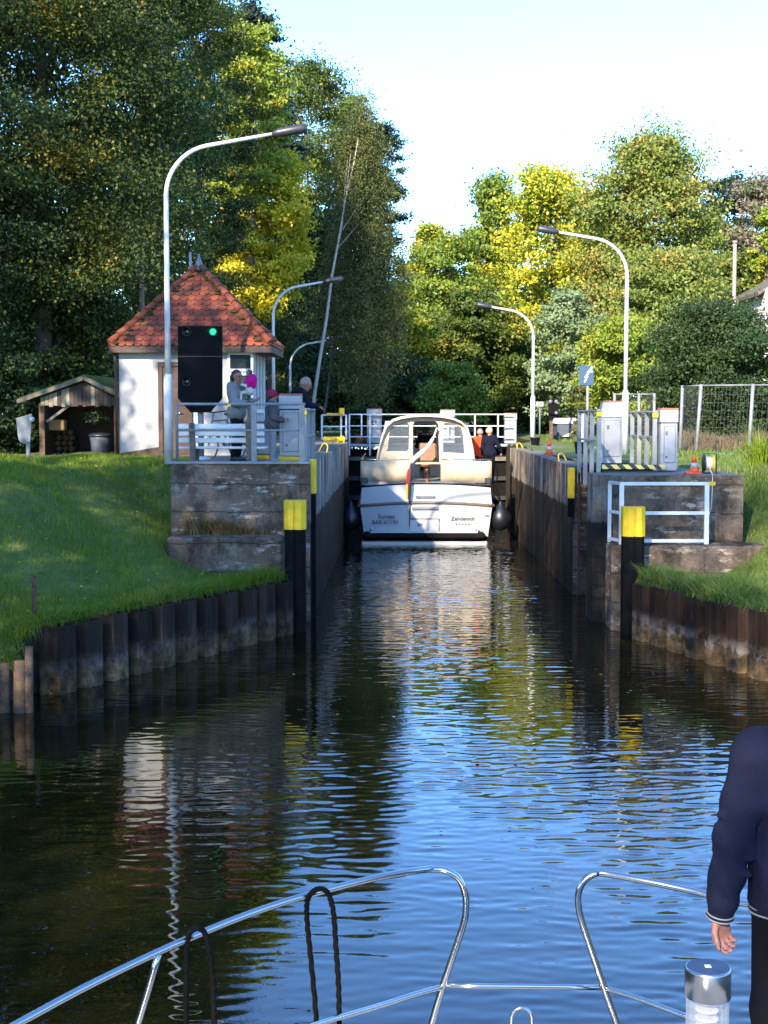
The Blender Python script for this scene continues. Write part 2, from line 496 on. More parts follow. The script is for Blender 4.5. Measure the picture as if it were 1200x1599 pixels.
def tag(o, label=None, cat=None, group=None, kind=None):
    if label: o["label"] = label
    if cat: o["category"] = cat
    if group: o["group"] = group
    if kind: o["kind"] = kind
    return o

def thing(name, label, cat, loc=(0, 0, 0), group=None):
    o = bpy.data.objects.new(name, None)
    o.empty_display_size = 0.2
    COL.objects.link(o)
    o.location = loc
    return tag(o, label, cat, group)

def dup(root, loc=None, rotz=None, label=None, group=None):
    def cp(o, parent):
        c = o.copy()
        COL.objects.link(c)
        if parent is not None:
            c.parent = parent
        for ch in list(o.children):
            cp(ch, c)
        return c
    r = cp(root, None)
    if loc is not None: r.location = loc
    if rotz is not None: r.rotation_euler = (0, 0, rotz)
    if label: r["label"] = label
    if group: r["group"] = group
    return r

class MB:
    def __init__(self):
        self.v, self.f, self.s, self.m = [], [], [], []
    def add(self, vs, fs, smooth=False, mi=0):
        b = len(self.v)
        self.v += [tuple(p) for p in vs]
        for f in fs:
            self.f.append(tuple(i + b for i in f))
            self.s.append(smooth)
            self.m.append(mi)
        return self
    def box(self, x0, x1, y0, y1, z0, z1, bev=0.0, mi=0):
        if bev <= 0:
            vs = [(x, y, z) for z in (z0, z1) for x, y in ((x0, y0), (x1, y0), (x1, y1), (x0, y1))]
            fs = [(3, 2, 1, 0), (4, 5, 6, 7), (0, 1, 5, 4), (1, 2, 6, 5), (2, 3, 7, 6), (3, 0, 4, 7)]
            return self.add(vs, fs, False, mi)
        b = min(bev, (x1 - x0) * .45, (y1 - y0) * .45, (z1 - z0) * .45)
        def ring(i, z):
            return [(x0 + i, y0 + b, z), (x0 + b, y0 + i, z), (x1 - b, y0 + i, z), (x1 - i, y0 + b, z),
                    (x1 - i, y1 - b, z), (x1 - b, y1 - i, z), (x0 + b, y1 - i, z), (x0 + i, y1 - b, z)]
        r0 = [(x0 + b, y0 + b, z0)] * 0
        rings = [ring(b, z0), ring(0, z0 + b), ring(0, z1 - b), ring(b, z1)]
        vs = [p for r in rings for p in r]
        fs = []
        for k in range(3):
            for i in range(8):
                j = (i + 1) % 8
                fs.append((k * 8 + i, k * 8 + j, k * 8 + 8 + j, k * 8 + 8 + i))
        fs.append(tuple(range(7, -1, -1)))
        fs.append(tuple(range(24, 32)))
        return self.add(vs, fs, False, mi)
    def prism(self, poly, z0, z1, mi=0):
        n = len(poly)
        vs = [(x, y, z0) for x, y in poly] + [(x, y, z1) for x, y in poly]
        fs = [tuple(range(n - 1, -1, -1)), tuple(range(n, 2 * n))]
        for i in range(n):
            j = (i + 1) % n
            fs.append((i, j, n + j, n + i))
        return self.add(vs, fs, False, mi)
    def slab(self, pts, t, mi=0):
        """polygon of 3-D points thickened by vector t"""
        n = len(pts)
        t = Vector(t)
        vs = [Vector(p) for p in pts] + [Vector(p) + t for p in pts]
        fs = [tuple(range(n - 1, -1, -1)), tuple(range(n, 2 * n))]
        for i in range(n):
            j = (i + 1) % n
            fs.append((i, j, n + j, n + i))
        return self.add(vs, fs, False, mi)
    def tube(self, path, rad, seg=10, caps=True, mi=0, closed=False, lobes=None):
        P = [Vector(p) for p in path]
        n = len(P)
        if not hasattr(rad, '__len__'):
            rad = [rad] * n
        vs, fs = [], []
        prev = None
        for i in range(n):
            if closed:
                t = P[(i + 1) % n] - P[i - 1]
            else:
                t = P[min(i + 1, n - 1)] - P[max(i - 1, 0)]
            t = t.normalized() if t.length > 1e-9 else Vector((0, 0, 1))
            if prev is None:
                a = Vector((0, 0, 1)) if abs(t.z) < 0.9 else Vector((1, 0, 0))
                u = t.cross(a).normalized()
            else:
                u = (prev - t * prev.dot(t)).normalized()
            prev = u
            v = t.cross(u)
            for k in range(seg):
                a = 2 * math.pi * k / seg
                r = rad[i]
                if lobes:
                    r *= 1 + 0.16 * math.cos(3 * (a - lobes * i))
                vs.append(P[i] + u * (math.cos(a) * r) + v * (math.sin(a) * r))
        for i in range(n if closed else n - 1):
            ii = (i + 1) % n
            for k in range(seg):
                kk = (k + 1) % seg
                fs.append((i * seg + k, i * seg + kk, ii * seg + kk, ii * seg + k))
        self.add(vs, fs, True, mi)
        if caps and not closed:
            b = len(self.v) - len(vs)
            self.f.append(tuple(b + k for k in range(seg - 1, -1, -1))); self.s.append(False); self.m.append(mi)
            self.f.append(tuple(b + (n - 1) * seg + k for k in range(seg))); self.s.append(False); self.m.append(mi)
        return self
    def bar(self, a, b, w, h=None, mi=0):
        """rectangular bar from a to b, w wide sideways, h high"""
        h = h or w
        a, b = Vector(a), Vector(b)
        t = (b - a).normalized()
        up = Vector((0, 0, 1)) if abs(t.z) < 0.95 else Vector((0, 1, 0))
        u = t.cross(up).normalized() * (w / 2)
        v = u.cross(t).normalized() * (h / 2)
        vs = [p + s * u + q * v for p in (a, b) for s, q in ((-1, -1), (1, -1), (1, 1), (-1, 1))]
        fs = [(3, 2, 1, 0), (4, 5, 6, 7), (0, 1, 5, 4), (1, 2, 6, 5), (2, 3, 7, 6), (3, 0, 4, 7)]
        return self.add(vs, fs, False, mi)
    def lathe(self, prof, c, seg=20, mi=0, sx=1, sy=1, axis='z'):
        vs, fs = [], []
        for r, z in prof:
            for k in range(seg):
                a = 2 * math.pi * k / seg
                x, y = r * math.cos(a) * sx, r * math.sin(a) * sy
                if axis == 'z': vs.append((c[0] + x, c[1] + y, c[2] + z))
                elif axis == 'y': vs.append((c[0] + x, c[1] + z, c[2] + y))
                else: vs.append((c[0] + z, c[1] + x, c[2] + y))
        for i in range(len(prof) - 1):
            for k in range(seg):
                kk = (k + 1) % seg
                fs.append((i * seg + k, i * seg + kk, (i + 1) * seg + kk, (i + 1) * seg + k))
        self.add(vs, fs, True, mi)
        b = len(self.v) - len(vs)
        n = len(prof)
        self.f.append(tuple(b + k for k in range(seg - 1, -1, -1))); self.s.append(False); self.m.append(mi)
        self.f.append(tuple(b + (n - 1) * seg + k for k in range(seg))); self.s.append(False); self.m.append(mi)
        return self
    def ball(self, c, r, seg=14, mi=0, sz=1.0):
        prof = [(max(1e-3, r * math.sin(math.pi * i / 10)), -r * sz * math.cos(math.pi * i / 10)) for i in range(11)]
        return self.lathe(prof, c, seg, mi)
    def build(self, name, mats, parent=None, fix=True):
        if not isinstance(mats, (list, tuple)):
            mats = [mats]
        me = bpy.data.meshes.new(name)
        me.from_pydata(self.v, [], self.f)
        for m in mats:
            me.materials.append(m)
        me.polygons.foreach_set("use_smooth", np.array(self.s, dtype=bool))
        me.polygons.foreach_set("material_index", np.array(self.m, dtype=np.int32))
        if fix:
            bm = bmesh.new()
            bm.from_mesh(me)
            bmesh.ops.recalc_face_normals(bm, faces=bm.faces)
            bm.to_mesh(me)
            bm.free()
        me.update()
        return link(name, me, parent)

def arc(c, r, a0, a1, n, u, v):
    c, u, v = Vector(c), Vector(u), Vector(v)
    return [c + u * (r * math.cos(a0 + (a1 - a0) * i / n)) + v * (r * math.sin(a0 + (a1 - a0) * i / n)) for i in range(n + 1)]

def smooth_path(pts, sub=6):
    P = [Vector(p) for p in pts]
    out = []
    for i in range(len(P) - 1):
        p0, p1, p2, p3 = P[max(i - 1, 0)], P[i], P[i + 1], P[min(i + 2, len(P) - 1)]
        for k in range(sub):
            t = k / sub
            out.append(0.5 * ((2 * p1) + (p2 - p0) * t + (2 * p0 - 5 * p1 + 4 * p2 - p3) * t * t + (3 * p1 - p0 - 3 * p2 + p3) * t ** 3))
    out.append(P[-1])
    return out

def holed(outer, holes, thick, mat_fn):
    """flat panel with holes: outer/holes are lists of (x,z); mat_fn maps (x,z,depth) to a 3-D point; returns MB"""
    loops = [outer] + holes
    tri = tessellate_polygon([[Vector((x, z, 0)) for x, z in lp] for lp in loops])
    flat = [p for lp in loops for p in lp]
    n = len(flat)
    vs = [mat_fn(x, z, 0.0) for x, z in flat] + [mat_fn(x, z, thick) for x, z in flat]
    fs = []
    for t in tri:
        fs.append((t[0], t[1], t[2]))
        fs.append((t[2] + n, t[1] + n, t[0] + n))
    b = 0
    for lp in loops:
        k = len(lp)
        for i in range(k):
            j = (i + 1) % k
            fs.append((b + i, b + j, n + b + j, n + b + i))
        b += k
    mb = MB()
    mb.add(vs, fs)
    return mb

def text_mesh(name, body, size, mat, loc, parent=None, rx=90, rz=0, sx=1.0):
    cu = bpy.data.curves.new(name, 'FONT')
    cu.body = body
    cu.size = size
    cu.align_x = 'CENTER'
    cu.extrude = 0.003
    cu.offset = 0.0015
    ob = bpy.data.objects.new(name, cu)
    COL.objects.link(ob)
    dg = bpy.context.evaluated_depsgraph_get()
    me = bpy.data.meshes.new_from_object(ob.evaluated_get(dg))
    bpy.data.objects.remove(ob)
    me.materials.clear()
    me.materials.append(mat)
    me.transform(Matrix.Translation(loc) @ Matrix.Rotation(R(rz), 4, 'Z') @ Matrix.Rotation(R(rx), 4, 'X') @ Matrix.Scale(sx, 4, (1, 0, 0)))
    return link(name, me, parent)

# ---------------------------------------------- implicit bodies: capsules blended and meshed by surface nets
def surfnet(caps, h, k=0.03, mask=None, disp=None):
    """caps: list of (a, b, ra, rb[, k]); returns V, F(quads)"""
    A = np.array([c[0] for c in caps], float); B = np.array([c[1] for c in caps], float)
    rm = max(max(c[2], c[3]) for c in caps)
    lo = np.minimum(A.min(0), B.min(0)) - rm - 3 * h
    hi = np.maximum(A.max(0), B.max(0)) + rm + 3 * h
    N = np.ceil((hi - lo) / h).astype(int) + 1
    G = np.full(N, 0.5, dtype=np.float32)
    ax = [lo[i] + h * np.arange(N[i]) for i in range(3)]
    for c in caps:
        a, b, ra, rb = np.array(c[0], float), np.array(c[1], float), c[2], c[3]
        kk = c[4] if len(c) > 4 else k
        m = max(ra, rb) + kk + 4 * h
        l3 = np.maximum(((np.minimum(a, b) - m - lo) / h).astype(int), 0)
        h3 = np.minimum(((np.maximum(a, b) + m - lo) / h).astype(int) + 2, N)
        sl = tuple(slice(l3[i], h3[i]) for i in range(3))
        X, Y, Z = np.meshgrid(ax[0][sl[0]], ax[1][sl[1]], ax[2][sl[2]], indexing='ij')
        ba = b - a
        L2 = max(1e-12, float(ba @ ba))
        t = np.clip(((X - a[0]) * ba[0] + (Y - a[1]) * ba[1] + (Z - a[2]) * ba[2]) / L2, 0, 1)
        d = np.sqrt((X - a[0] - t * ba[0]) ** 2 + (Y - a[1] - t * ba[1]) ** 2 + (Z - a[2] - t * ba[2]) ** 2) - (ra + (rb - ra) * t)
        g = G[sl]
        q = np.clip(kk - np.abs(g - d), 0, None) / max(kk, 1e-6)
        G[sl] = np.minimum(g, d) - q * q * kk * 0.25
    if disp is not None:
        X, Y, Z = np.meshgrid(*ax, indexing='ij')
        G = G + disp(X, Y, Z).astype(np.float32)
    if mask is not None:
        X, Y, Z = np.meshgrid(*ax, indexing='ij')
        G = np.maximum(G, mask(X, Y, Z))
    ins = G < 0
    c0 = np.zeros(tuple(N - 1), dtype=np.int16)
    for dx in (0, 1):
        for dy in (0, 1):
            for dz in (0, 1):
                c0 += ins[dx:N[0] - 1 + dx, dy:N[1] - 1 + dy, dz:N[2] - 1 + dz]
    act = (c0 > 0) & (c0 < 8)
    idx = -np.ones(act.shape, dtype=np.int64)
    cells = np.argwhere(act)
    idx[act] = np.arange(len(cells))
    acc = np.zeros((len(cells), 3)); cnt = np.zeros(len(cells))
    corners = [(i, j, q) for i in (0, 1) for j in (0, 1) for q in (0, 1)]
    val = {c: G[cells[:, 0] + c[0], cells[:, 1] + c[1], cells[:, 2] + c[2]] for c in corners}
    for c in corners:
        for axx in range(3):
            if c[axx] == 0:
                e = list(c); e[axx] = 1; e = tuple(e)
                va, vb = val[c], val[e]
                cr = (va < 0) != (vb < 0)
                t = np.where(cr, va / np.where(cr, va - vb, 1), 0)
                pt = np.zeros((len(cells), 3)); pt[:] = c
                pt[:, axx] += t
                acc[cr] += pt[cr]; cnt[cr] += 1
    V = lo + h * (cells + acc / cnt[:, None])
    quads = []
    for axx in range(3):
        s0 = [slice(1, -1)] * 3; s1 = [slice(1, -1)] * 3
        s0[axx] = slice(0, N[axx] - 1); s1[axx] = slice(1, N[axx])
        a, b = ins[tuple(s0)], ins[tuple(s1)]
        E = np.argwhere(a != b)
        if not len(E): continue
        off = np.array([1, 1, 1]); off[axx] = 0
        P = E + off
        u, v = (axx + 1) % 3, (axx + 2) % 3
        def cell(du, dv):
            q = P.copy(); q[:, u] -= du; q[:, v] -= dv
            return idx[q[:, 0], q[:, 1], q[:, 2]]
        Q = np.stack([cell(0, 0), cell(1, 0), cell(1, 1), cell(0, 1)], 1)
        fl = a[E[:, 0], E[:, 1], E[:, 2]]
        Q[~fl] = Q[~fl][:, ::-1]
        quads.append(Q)
    return V, np.concatenate(quads)

def flesh(name, caps, h, mat, parent, k=0.03, mask=None, T=None, disp=None):
    V, Q = surfnet(caps, h, k, mask, disp)
    if T is not None:
        V = V @ np.array(T.to_3x3()).T + np.array(T.translation)
    me = raw_mesh(name, V, Q, [mat], smooth=True)
    return link(name, me, parent)
# ================================================================== SETTING
def sstep(a, b, x):
    t = np.clip((x - a) / (b - a), 0, 1)
    return t * t * (3 - 2 * t)

SHL = [(-14, -40), (-12, 0), (-9.2, 8), (-6.6, 14), (-5.15, 17.0), (-4.95, 18.1), (-2.02, 23.75), (-1.75, 24.8), (-1.75, 51.6), (-2.6, 51.8), (-2.6, 80), (0.9, 82), (0.9, 400)]
SHR = [(17, -40), (15, 0), (10, 9), (6.75, 15.2), (5.62, 18.6), (4.26, 22.8), (4.2, 23.6), (3.95, 24.6), (3.85, 51.6), (5.2, 51.8), (5.2, 80), (1.1, 82), (1.1, 400)]
DK_L, DK_R = 2.8, 2.62

def shore_dist(sh, x, y, ymax):
    best = np.full(np.shape(x), 1e9)
    pts = [p for p in sh if p[1] <= ymax]
    for (ax, ay), (bx, by) in zip(pts[:-1], pts[1:]):
        L2 = (bx - ax) ** 2 + (by - ay) ** 2
        t = np.clip(((x - ax) * (bx - ax) + (y - ay) * (by - ay)) / L2, 0, 1)
        best = np.minimum(best, np.hypot(x - ax - t * (bx - ax), y - ay - t * (by - ay)))
    return best

def lumps(x, y):
    return 0.035 * (np.sin(1.7 * x + 0.6 * y) + np.sin(2.9 * y - 1.1 * x + 1) + 0.7 * np.sin(4.3 * x + 3.1 * y + 2))

def h_left(x, y):
    d = shore_dist(SHL, x, y, 24.9)
    z = 0.90 - 0.42 * sstep(18.3, 17.5, y) * sstep(2.2, 0.2, d) + 1.84 * sstep(0.55, 5.2, d) + lumps(x, y) * sstep(0.0, 1.5, d)
    z = np.maximum(z, 2.70 * sstep(24.4, 27.0, y - 0.25 * np.clip(-4 - x, 0, 6)))
    return np.where(y > 52, 2.70, z)

def h_right(x, y):
    d = shore_dist(SHR, x, y, 24.7)
    z = 0.93 + 1.70 * sstep(0.9, 4.3, d) + lumps(x, y) * sstep(0.0, 1.5, d)
    z = np.maximum(z, 2.56 * sstep(24.6, 27.5, y))
    z = z + 0.35 * sstep(9, 16, x) * sstep(27, 36, y)
    return z

def bank(sh, hf, sgn):
    ys = np.concatenate([np.arange(-40, 14, 3), np.arange(14, 29, 0.22), np.arange(29, 54, 1.0), np.arange(54, 90, 4), [90, 110, 150, 220, 320, 400]])
    dx = np.concatenate([[0, 0.06, 0.15, 0.3], np.arange(0.5, 9, 0.25), [9, 10, 12, 15, 20, 28, 40, 60, 90, 150, 260, 400]])
    sx = np.interp(ys, [p[1] for p in sh], [p[0] for p in sh])
    X = sx[:, None] + sgn * dx[None, :]
    Y = np.repeat(ys[:, None], len(dx), 1)
    Z = hf(X, Y)
    V = np.stack([X, Y, Z], -1)
    sk = V[:, :1].copy(); sk[..., 2] = -1.6
    V = np.concatenate([sk, V], 1)
    r, c = V.shape[:2]
    I = np.arange(r * c).reshape(r, c)
    Q = np.stack([I[:-1, :-1], I[:-1, 1:], I[1:, 1:], I[1:, :-1]], -1).reshape(-1, 4)
    if sgn < 0:
        Q = Q[:, ::-1]
    return V.reshape(-1, 3), Q, np.tile(np.array([1] + [0] * (c - 2)), r - 1)
VL, QL, ML = bank(SHL, h_left, -1)
VR, QR, MR = bank(SHR, h_right, 1)
g = link('ground', raw_mesh('ground', np.concatenate([VL, VR]), np.concatenate([QL, QR + len(VL)]), [MT['turf'], MT['soil']], np.concatenate([ML, MR]), smooth=False))
tag(g, kind='structure')

# ---- water: a real rippled surface
def ripple_field(nx, ny, dx, dy, seed=3):
    r = np.random.default_rng(seed)
    kx = 2 * np.pi * np.fft.fftfreq(nx, dx)[None, :]
    ky = 2 * np.pi * np.fft.fftfreq(ny, dy)[:, None]
    kk = np.hypot(kx, ky) + 1e-9
    th = np.arctan2(np.abs(kx), np.abs(ky))
    def spec(lam, wd, ang):
        k0 = 2 * np.pi / lam
        return np.exp(-(np.log(kk / k0) / wd) ** 2) * np.exp(-(th / ang) ** 2) / kk
    P = 1.0 * spec(0.36, 0.5, 0.50) + 0.95 * spec(0.15, 0.35, 0.75) + 0.4 * spec(1.0, 0.4, 0.6)
    Hh = np.fft.ifft2(P * np.exp(2j * np.pi * r.random((ny, nx)))).real
    return Hh / np.std(np.gradient(Hh, dy, axis=0))

def make_water():
    dx, dy = 0.05, 0.03
    xs = np.arange(-7.0, 7.0, dx); ys = np.arange(4.0, 51.6, dy)
    Hf = ripple_field(len(xs), len(ys), dx, dy)
    X, Y = np.meshgrid(xs, ys)
    sl = 0.033 + 0.010 * np.sin(0.55 * X + 0.2 * Y) * np.sin(0.3 * Y + 1)
    calm = sstep(-0.6, -3.2, X - 0.10 * (Y - 12)) * sstep(24, 15, Y)
    sl = sl * (1 - 0.55 * calm)
    lf = np.random.default_rng(9)
    pat = np.zeros_like(X)
    for q in range(14):
        kx_, ky_ = lf.normal(0, .9), lf.normal(0, .55)
        pat += np.sin(kx_ * X + ky_ * Y + lf.uniform(0, 6.28))
    sl = sl * (1 + .30 * np.clip(pat / 2.6, -1.6, 1.6))
    wake = np.exp(-((Y - 33) / 6.5) ** 2)
    sl = sl + 0.030 * wake
    Z = Hf * sl
    V = np.stack([X, Y, Z], -1).reshape(-1, 3)
    ny, nx = X.shape
    I = np.arange(nx * ny).reshape(ny, nx)
    Q = np.stack([I[:-1, :-1], I[:-1, 1:], I[1:, 1:], I[1:, :-1]], -1).reshape(-1, 4)
    x0, x1, y0, y1 = xs[0], xs[-1], ys[0], ys[-1]
    B = len(V)
    far = np.array([(-60, -60, 0), (60, -60, 0), (60, y0, 0), (-60, y0, 0), (-60, y0, 0), (x0, y0, 0), (x0, y1, 0), (-60, y1, 0),
                    (x1, y0, 0), (60, y0, 0), (60, y1, 0), (x1, y1, 0)], float)
    Q2 = np.array([(0, 1, 2, 3), (4, 5, 6, 7), (8, 9, 10, 11)]) + B
    o = link('water', raw_mesh('water', np.concatenate([V, far]), np.concatenate([Q, Q2]), [MT['water']], smooth=True))
    tag(o, kind='structure')
make_water()
mb = MB()
mb.add([(-2.6, 51.3, 2.25), (5.2, 51.3, 2.25), (5.2, 81.8, 2.25), (-2.6, 81.8, 2.25)], [(0, 1, 2, 3)])
tag(mb.build('upper_water', MT['water']), kind='structure')

# ---- lock walls
def wall_solid(name, poly, z0, z1, label, cat):
    mb = MB()
    mb.prism(poly, z0, z1)
    for i, f in enumerate(mb.f):
        p = [Vector(mb.v[k]) for k in f]
        n = (p[1] - p[0]).cross(p[2] - p[0]).normalized()
        mb.m[i] = 2 if abs(n.z) > .7 else (1 if abs(n.x) > abs(n.y) * 1.2 else 0)
    o = mb.build(name, [MT['concrete'], MT['chamber'], MT['deck']])
    return tag(o, label, cat)
wall_solid('lock_wall', [(-4.0, 24.75), (-1.55, 24.75), (-1.55, 25.02), (-1.74, 25.02), (-1.74, 25.5), (-1.55, 25.5), (-1.55, 44.0), (-1.95, 44.0), (-1.95, 51.5), (-5.2, 51.5), (-5.2, 29.2), (-4.0, 29.2)], -1.5, DK_L,
           'stained concrete lock wall carrying the bench and the grey railing', 'lock wall')
wall_solid('lock_wall', [(3.45, 24.95), (3.74, 24.5), (6.0, 24.5), (6.0, 26.4), (5.6, 26.4), (5.6, 30.5), (4.6, 30.5), (4.6, 51.5), (3.9, 51.5), (3.9, 44), (3.5, 44.0), (3.56, 28.6), (4.35, 28.6), (4.35, 25.7), (3.45, 25.7)], -1.5, DK_R,
           'streaked brown concrete lock wall below the two grey cabinets and orange cone', 'lock wall')
mb = MB(); mb.box(-3.96, -1.99, 23.98, 24.745, -1.0, 1.57, 0.03)
tag(mb.build('concrete_ledge', MT['concrete']), 'low dark concrete ledge at the grass slope, below the bench platform', 'ledge')
mb = MB(); mb.box(3.62, 6.25, 23.78, 24.495, -1.0, 1.46, 0.03)
tag(mb.build('concrete_ledge', MT['concrete']), 'brown concrete ledge under the white tube railing', 'ledge')
# coping plates
mb = MB(); mb.box(-4.04, -1.53, 24.70, 24.95, DK_L + .002, DK_L + .05, 0.01)
tag(mb.build('edge_plate', MT['galv']), 'grey steel edge plate along the platform top under the railing', 'edge plate')
mb = MB()
mb.box(4.6, 5.75, 30.6, 50, 2.40, 2.60)
tag(mb.build('path', MT['asphalt']), kind='structure')

# ---- fender strips in the wall slots
def strip(x, y, ztop, wid, dep, label, yl, zlow=-0.5):
    t = thing('fender_strip', label, 'fender strip', (x, y, zlow), 'yellow capped fender strips on the lock walls')
    m = MB(); m.box(x - wid / 2, x + wid / 2, y, y + dep, ztop - yl, ztop, 0.012); m.build('yellow_cap', MT['yellow'], t)
    m = MB(); m.box(x - wid / 2 + .01, x + wid / 2 - .01, y + .01, y + dep, zlow, ztop - yl); m.build('strip_body', MT['blacksteel'], t)
strip(-1.52, 25.08, 2.88, 0.12, 0.14, 'narrow yellow and black fender strip at the corner of the bench platform', 0.62)
strip(3.50, 28.42, 2.60, 0.14, 0.14, 'narrow yellow strip near the ladder slot in the brown wall', 0.62, 1.6)

# ---- ladder in the dark slot
t = thing('wall_ladder', 'dark iron ladder in the wall slot below the grey walkway', 'ladder', (3.8, 28.5, 0))
m = MB()
for x in (3.66, 3.96):
    m.bar((x, 28.5, -0.4), (x, 28.5, 2.5), 0.04)
m.build('side_rail', MT['rust'], t)
for i in range(9):
    m = MB(); m.tube([(3.66, 28.5, 0.1 + i * 0.28), (3.96, 28.5, 0.1 + i * 0.28)], 0.014, 8)
    m.build('rung', MT['rust'], t)

# ---- sheet piling
def pile_wall(name, a, b, n, zt, label, mt='pile'):
    a, b = Vector((a[0], a[1], 0)), Vector((b[0], b[1], 0))
    u = (b - a).normalized()
    out = Vector((u.y, -u.x, 0))
    L = (b - a).length / n
    t = thing(name, label, 'sheet pile wall', (a.x, a.y, 0))
    for i in range(n):
        o = a + u * (L * i)
        prof = [(0, 0), (L * .14, 0), (L * .22, .22), (L * .80, .22), (L * .88, 0), (L, 0)]
        th = 0.028
        dz = random.uniform(-.02, .03)
        m = MB()
        vs, fs = [], []
        pr = [(s, q) for s, q in prof] + [(s, q - th) for s, q in reversed(prof)]
        P2 = [(o + u * s + out * q) for s, q in pr]
        m.prism([(p.x, p.y) for p in P2], -1.2, zt + dz)
        m.build('sheet_pile', MT[mt], t)
    return t
pile_wall('sheet_pile_wall', (-4.68, 18.25), (-1.90, 23.62), 11, 0.90, 'dark rusty sheet pile wall along the bright green grass bank')
pile_wall('sheet_pile_wall', (4.02, 23.2), (6.5, 15.4), 14, 0.93, 'brown sheet pile wall with orange waterline stain below the right hand grass bank', 'pile_stained')

# ---- yellow topped dolphins
def dolphin(x, y, zt, label, yl):
    t = thing('mooring_post', label, 'mooring post', (x, y, 0), 'yellow topped mooring posts')
    def col(z0, z1, e, mt, nm):
        w_, d_ = 0.175 + e, 0.15 + e
        g_ = 0.018
        poly = [(-w_, -d_ * .55), (-w_ * .55, -d_), (-g_, -d_), (-g_, -d_ * .78), (g_, -d_ * .78), (g_, -d_), (w_ * .62, -d_), (w_, -d_ * .55), (w_, d_), (-w_, d_)]
        m = MB(); m.prism([(x + px, y + py) for px, py in poly], z0, z1)
        return m.build(nm, mt, t)
    col(-1.2, zt - yl + .01, 0.0, MT['blacksteel'], 'post_shaft')
    c = col(zt - yl, zt, 0.008, MT['yellow'], 'yellow_cap')
dolphin(-1.74, 23.75, 2.23, 'yellow topped black mooring post against the ledge at the grass bank', 0.49)
dolphin(3.93, 23.5, 2.14, 'yellow topped black mooring post in front of the white tube railing', 0.49)

# ---- stakes at the far left edge of the bank
for px, yt, yb, r_, lab in ((6, 1036, 1120, .075, 'short brown wooden stake at the edge of the picture, leftmost of the row'),
                            (31, 1032, 1118, .085, 'round brown wooden stake in the middle of the row at the water'),
                            (45, 1010, 1112, .055, 'thin frayed wooden stake touching the sheet piling')):
    b = at(px, yb, 17.2)
    tp = at(px, yt, 17.2)
    m = MB()
    m.tube([(b.x, b.y, -1.0), (b.x + .01, b.y, 0.3), (tp.x, b.y + .02, tp.z)], [r_, r_ * .98, r_ * .9], 12)
    tag(m.build('wooden_stake', MT['stake']), lab, 'stake', 'wooden stakes at the water edge')
p = at(53, 975, 18.6); q = at(54, 900, 18.6)
m = MB(); m.tube([(p.x, p.y, p.z - .3), (q.x, q.y, q.z)], .03, 8)
tag(m.build('iron_rod', MT['rust']), 'thin rusty iron rod standing upright at the end of the sheet piling', 'iron rod')

# ================================================================== LAMP POSTS
def lamp_post(label, base, h, reach, side, headL=0.62):
    x, y, z = base
    t = thing('street_lamp', label, 'street lamp', base, 'curved street lamps along the lock')
    m = MB(); m.lathe([(.085, 0), (.085, 1.55), (.078, 1.66), (.060, 1.72)], (x, y, z), 18); m.build('lower_sleeve', MT['lamp_white'], t)
    r = 0.95
    d = Vector((side, 0, 0))
    c = Vector((x, y, z + h - r - .25))
    pts = [Vector((x, y, z + 1.7)), Vector((x, y, z + h * .55)), c]
    al = R(80)
    for i in range(1, 11):
        a = al * i / 10
        pts.append(c + d * (r * (1 - math.cos(a))) + Vector((0, 0, r * math.sin(a))))
    e = pts[-1]
    dirn = (d * math.sin(al) + Vector((0, 0, math.cos(al)))).normalized()
    tip = e + dirn * (reach - r)
    pts.append(tip)
    rad = [.058, .05, .046] + [.040] * 10 + [.030]
    m = MB(); m.tube(pts, rad, 14); m.build('pole', MT['lamp_white'], t)
    m = MB()
    hp = [tip - dirn * .05, tip, tip + dirn * .08, tip + dirn * (headL * .85), tip + dirn * headL]
    m.tube(hp, [.035, .06, .085, .095, .06], 12)
    hd = m.build('lamp_head', MT['lamp_dark'], t)
    return t
b = at(264, 717, 27.0)
lamp_post('tall white curved street lamp nearest on the bank, beside the red roofed hut', (b.x, 27.0, 2.72), 6.28, 2.25, 1)
b = at(428, 690, 46.0)
lamp_post('white curved street lamp behind the right corner of the hut', (b.x, 46.0, 2.70), 5.35, 1.85, 1)
b = at(454, 680, 58.0)
lamp_post('smallest and farthest white street lamp, just right of the hut lamp', (b.x, 58.0, 2.70), 4.1, 1.75, 1)
b = at(976, 712, 36.5)
lamp_post('large white curved street lamp beside the grey cabinets', (b.x, 36.5, 2.56), 5.85, 1.98, -1, 0.52)
b = at(832, 693, 49.5)
lamp_post('smaller white curved street lamp standing before dark trees across the lock', (b.x, 49.5, 2.58), 4.95, 1.68, -1, 0.50)

# ================================================================== HUT
HX0, HX1, HY0, HY1 = -5.93, -3.05, 30.0, 32.5
hut = thing('lock_keeper_hut', 'small white hut with a steep red tiled pyramid roof', 'hut', (-4.5, 30, 2.7))
m = MB()
m.box(HX0 - .0, HX1, HY0, HY0 + .2, 2.75, 5.06)
m.box(HX0, HX0 + .2, HY0 + .2, HY1, 2.92, 5.06)
m.box(HX0 + .2, HX1, HY1 - .2, HY1, 2.92, 5.06)
m.build('wall', MT['plaster'], hut)
m = MB(); m.box(HX0 + .03, HX1 - .03, HY0 + .03, HY1, 2.4, 2.92); m.build('plinth', MT['brown'], hut)
# glazed right side: posts and panes
m = MB()
for y in (HY0 + .2, 30.9, 31.6, HY1 - .28):
    m.box(HX1 - .08, HX1, y, y + .08, 2.92, 5.06)
m.box(HX1 - .075, HX1 - .005, HY0 + .2, HY1 - .2, 3.7, 3.78)
sf = m.build('window_frame', MT['white'], hut)
m = MB(); m.box(HX1 - .05, HX1 - .04, HY0 + .28, HY1 - .28, 2.95, 5.0); m.build('pane', MT['winglass'], sf)
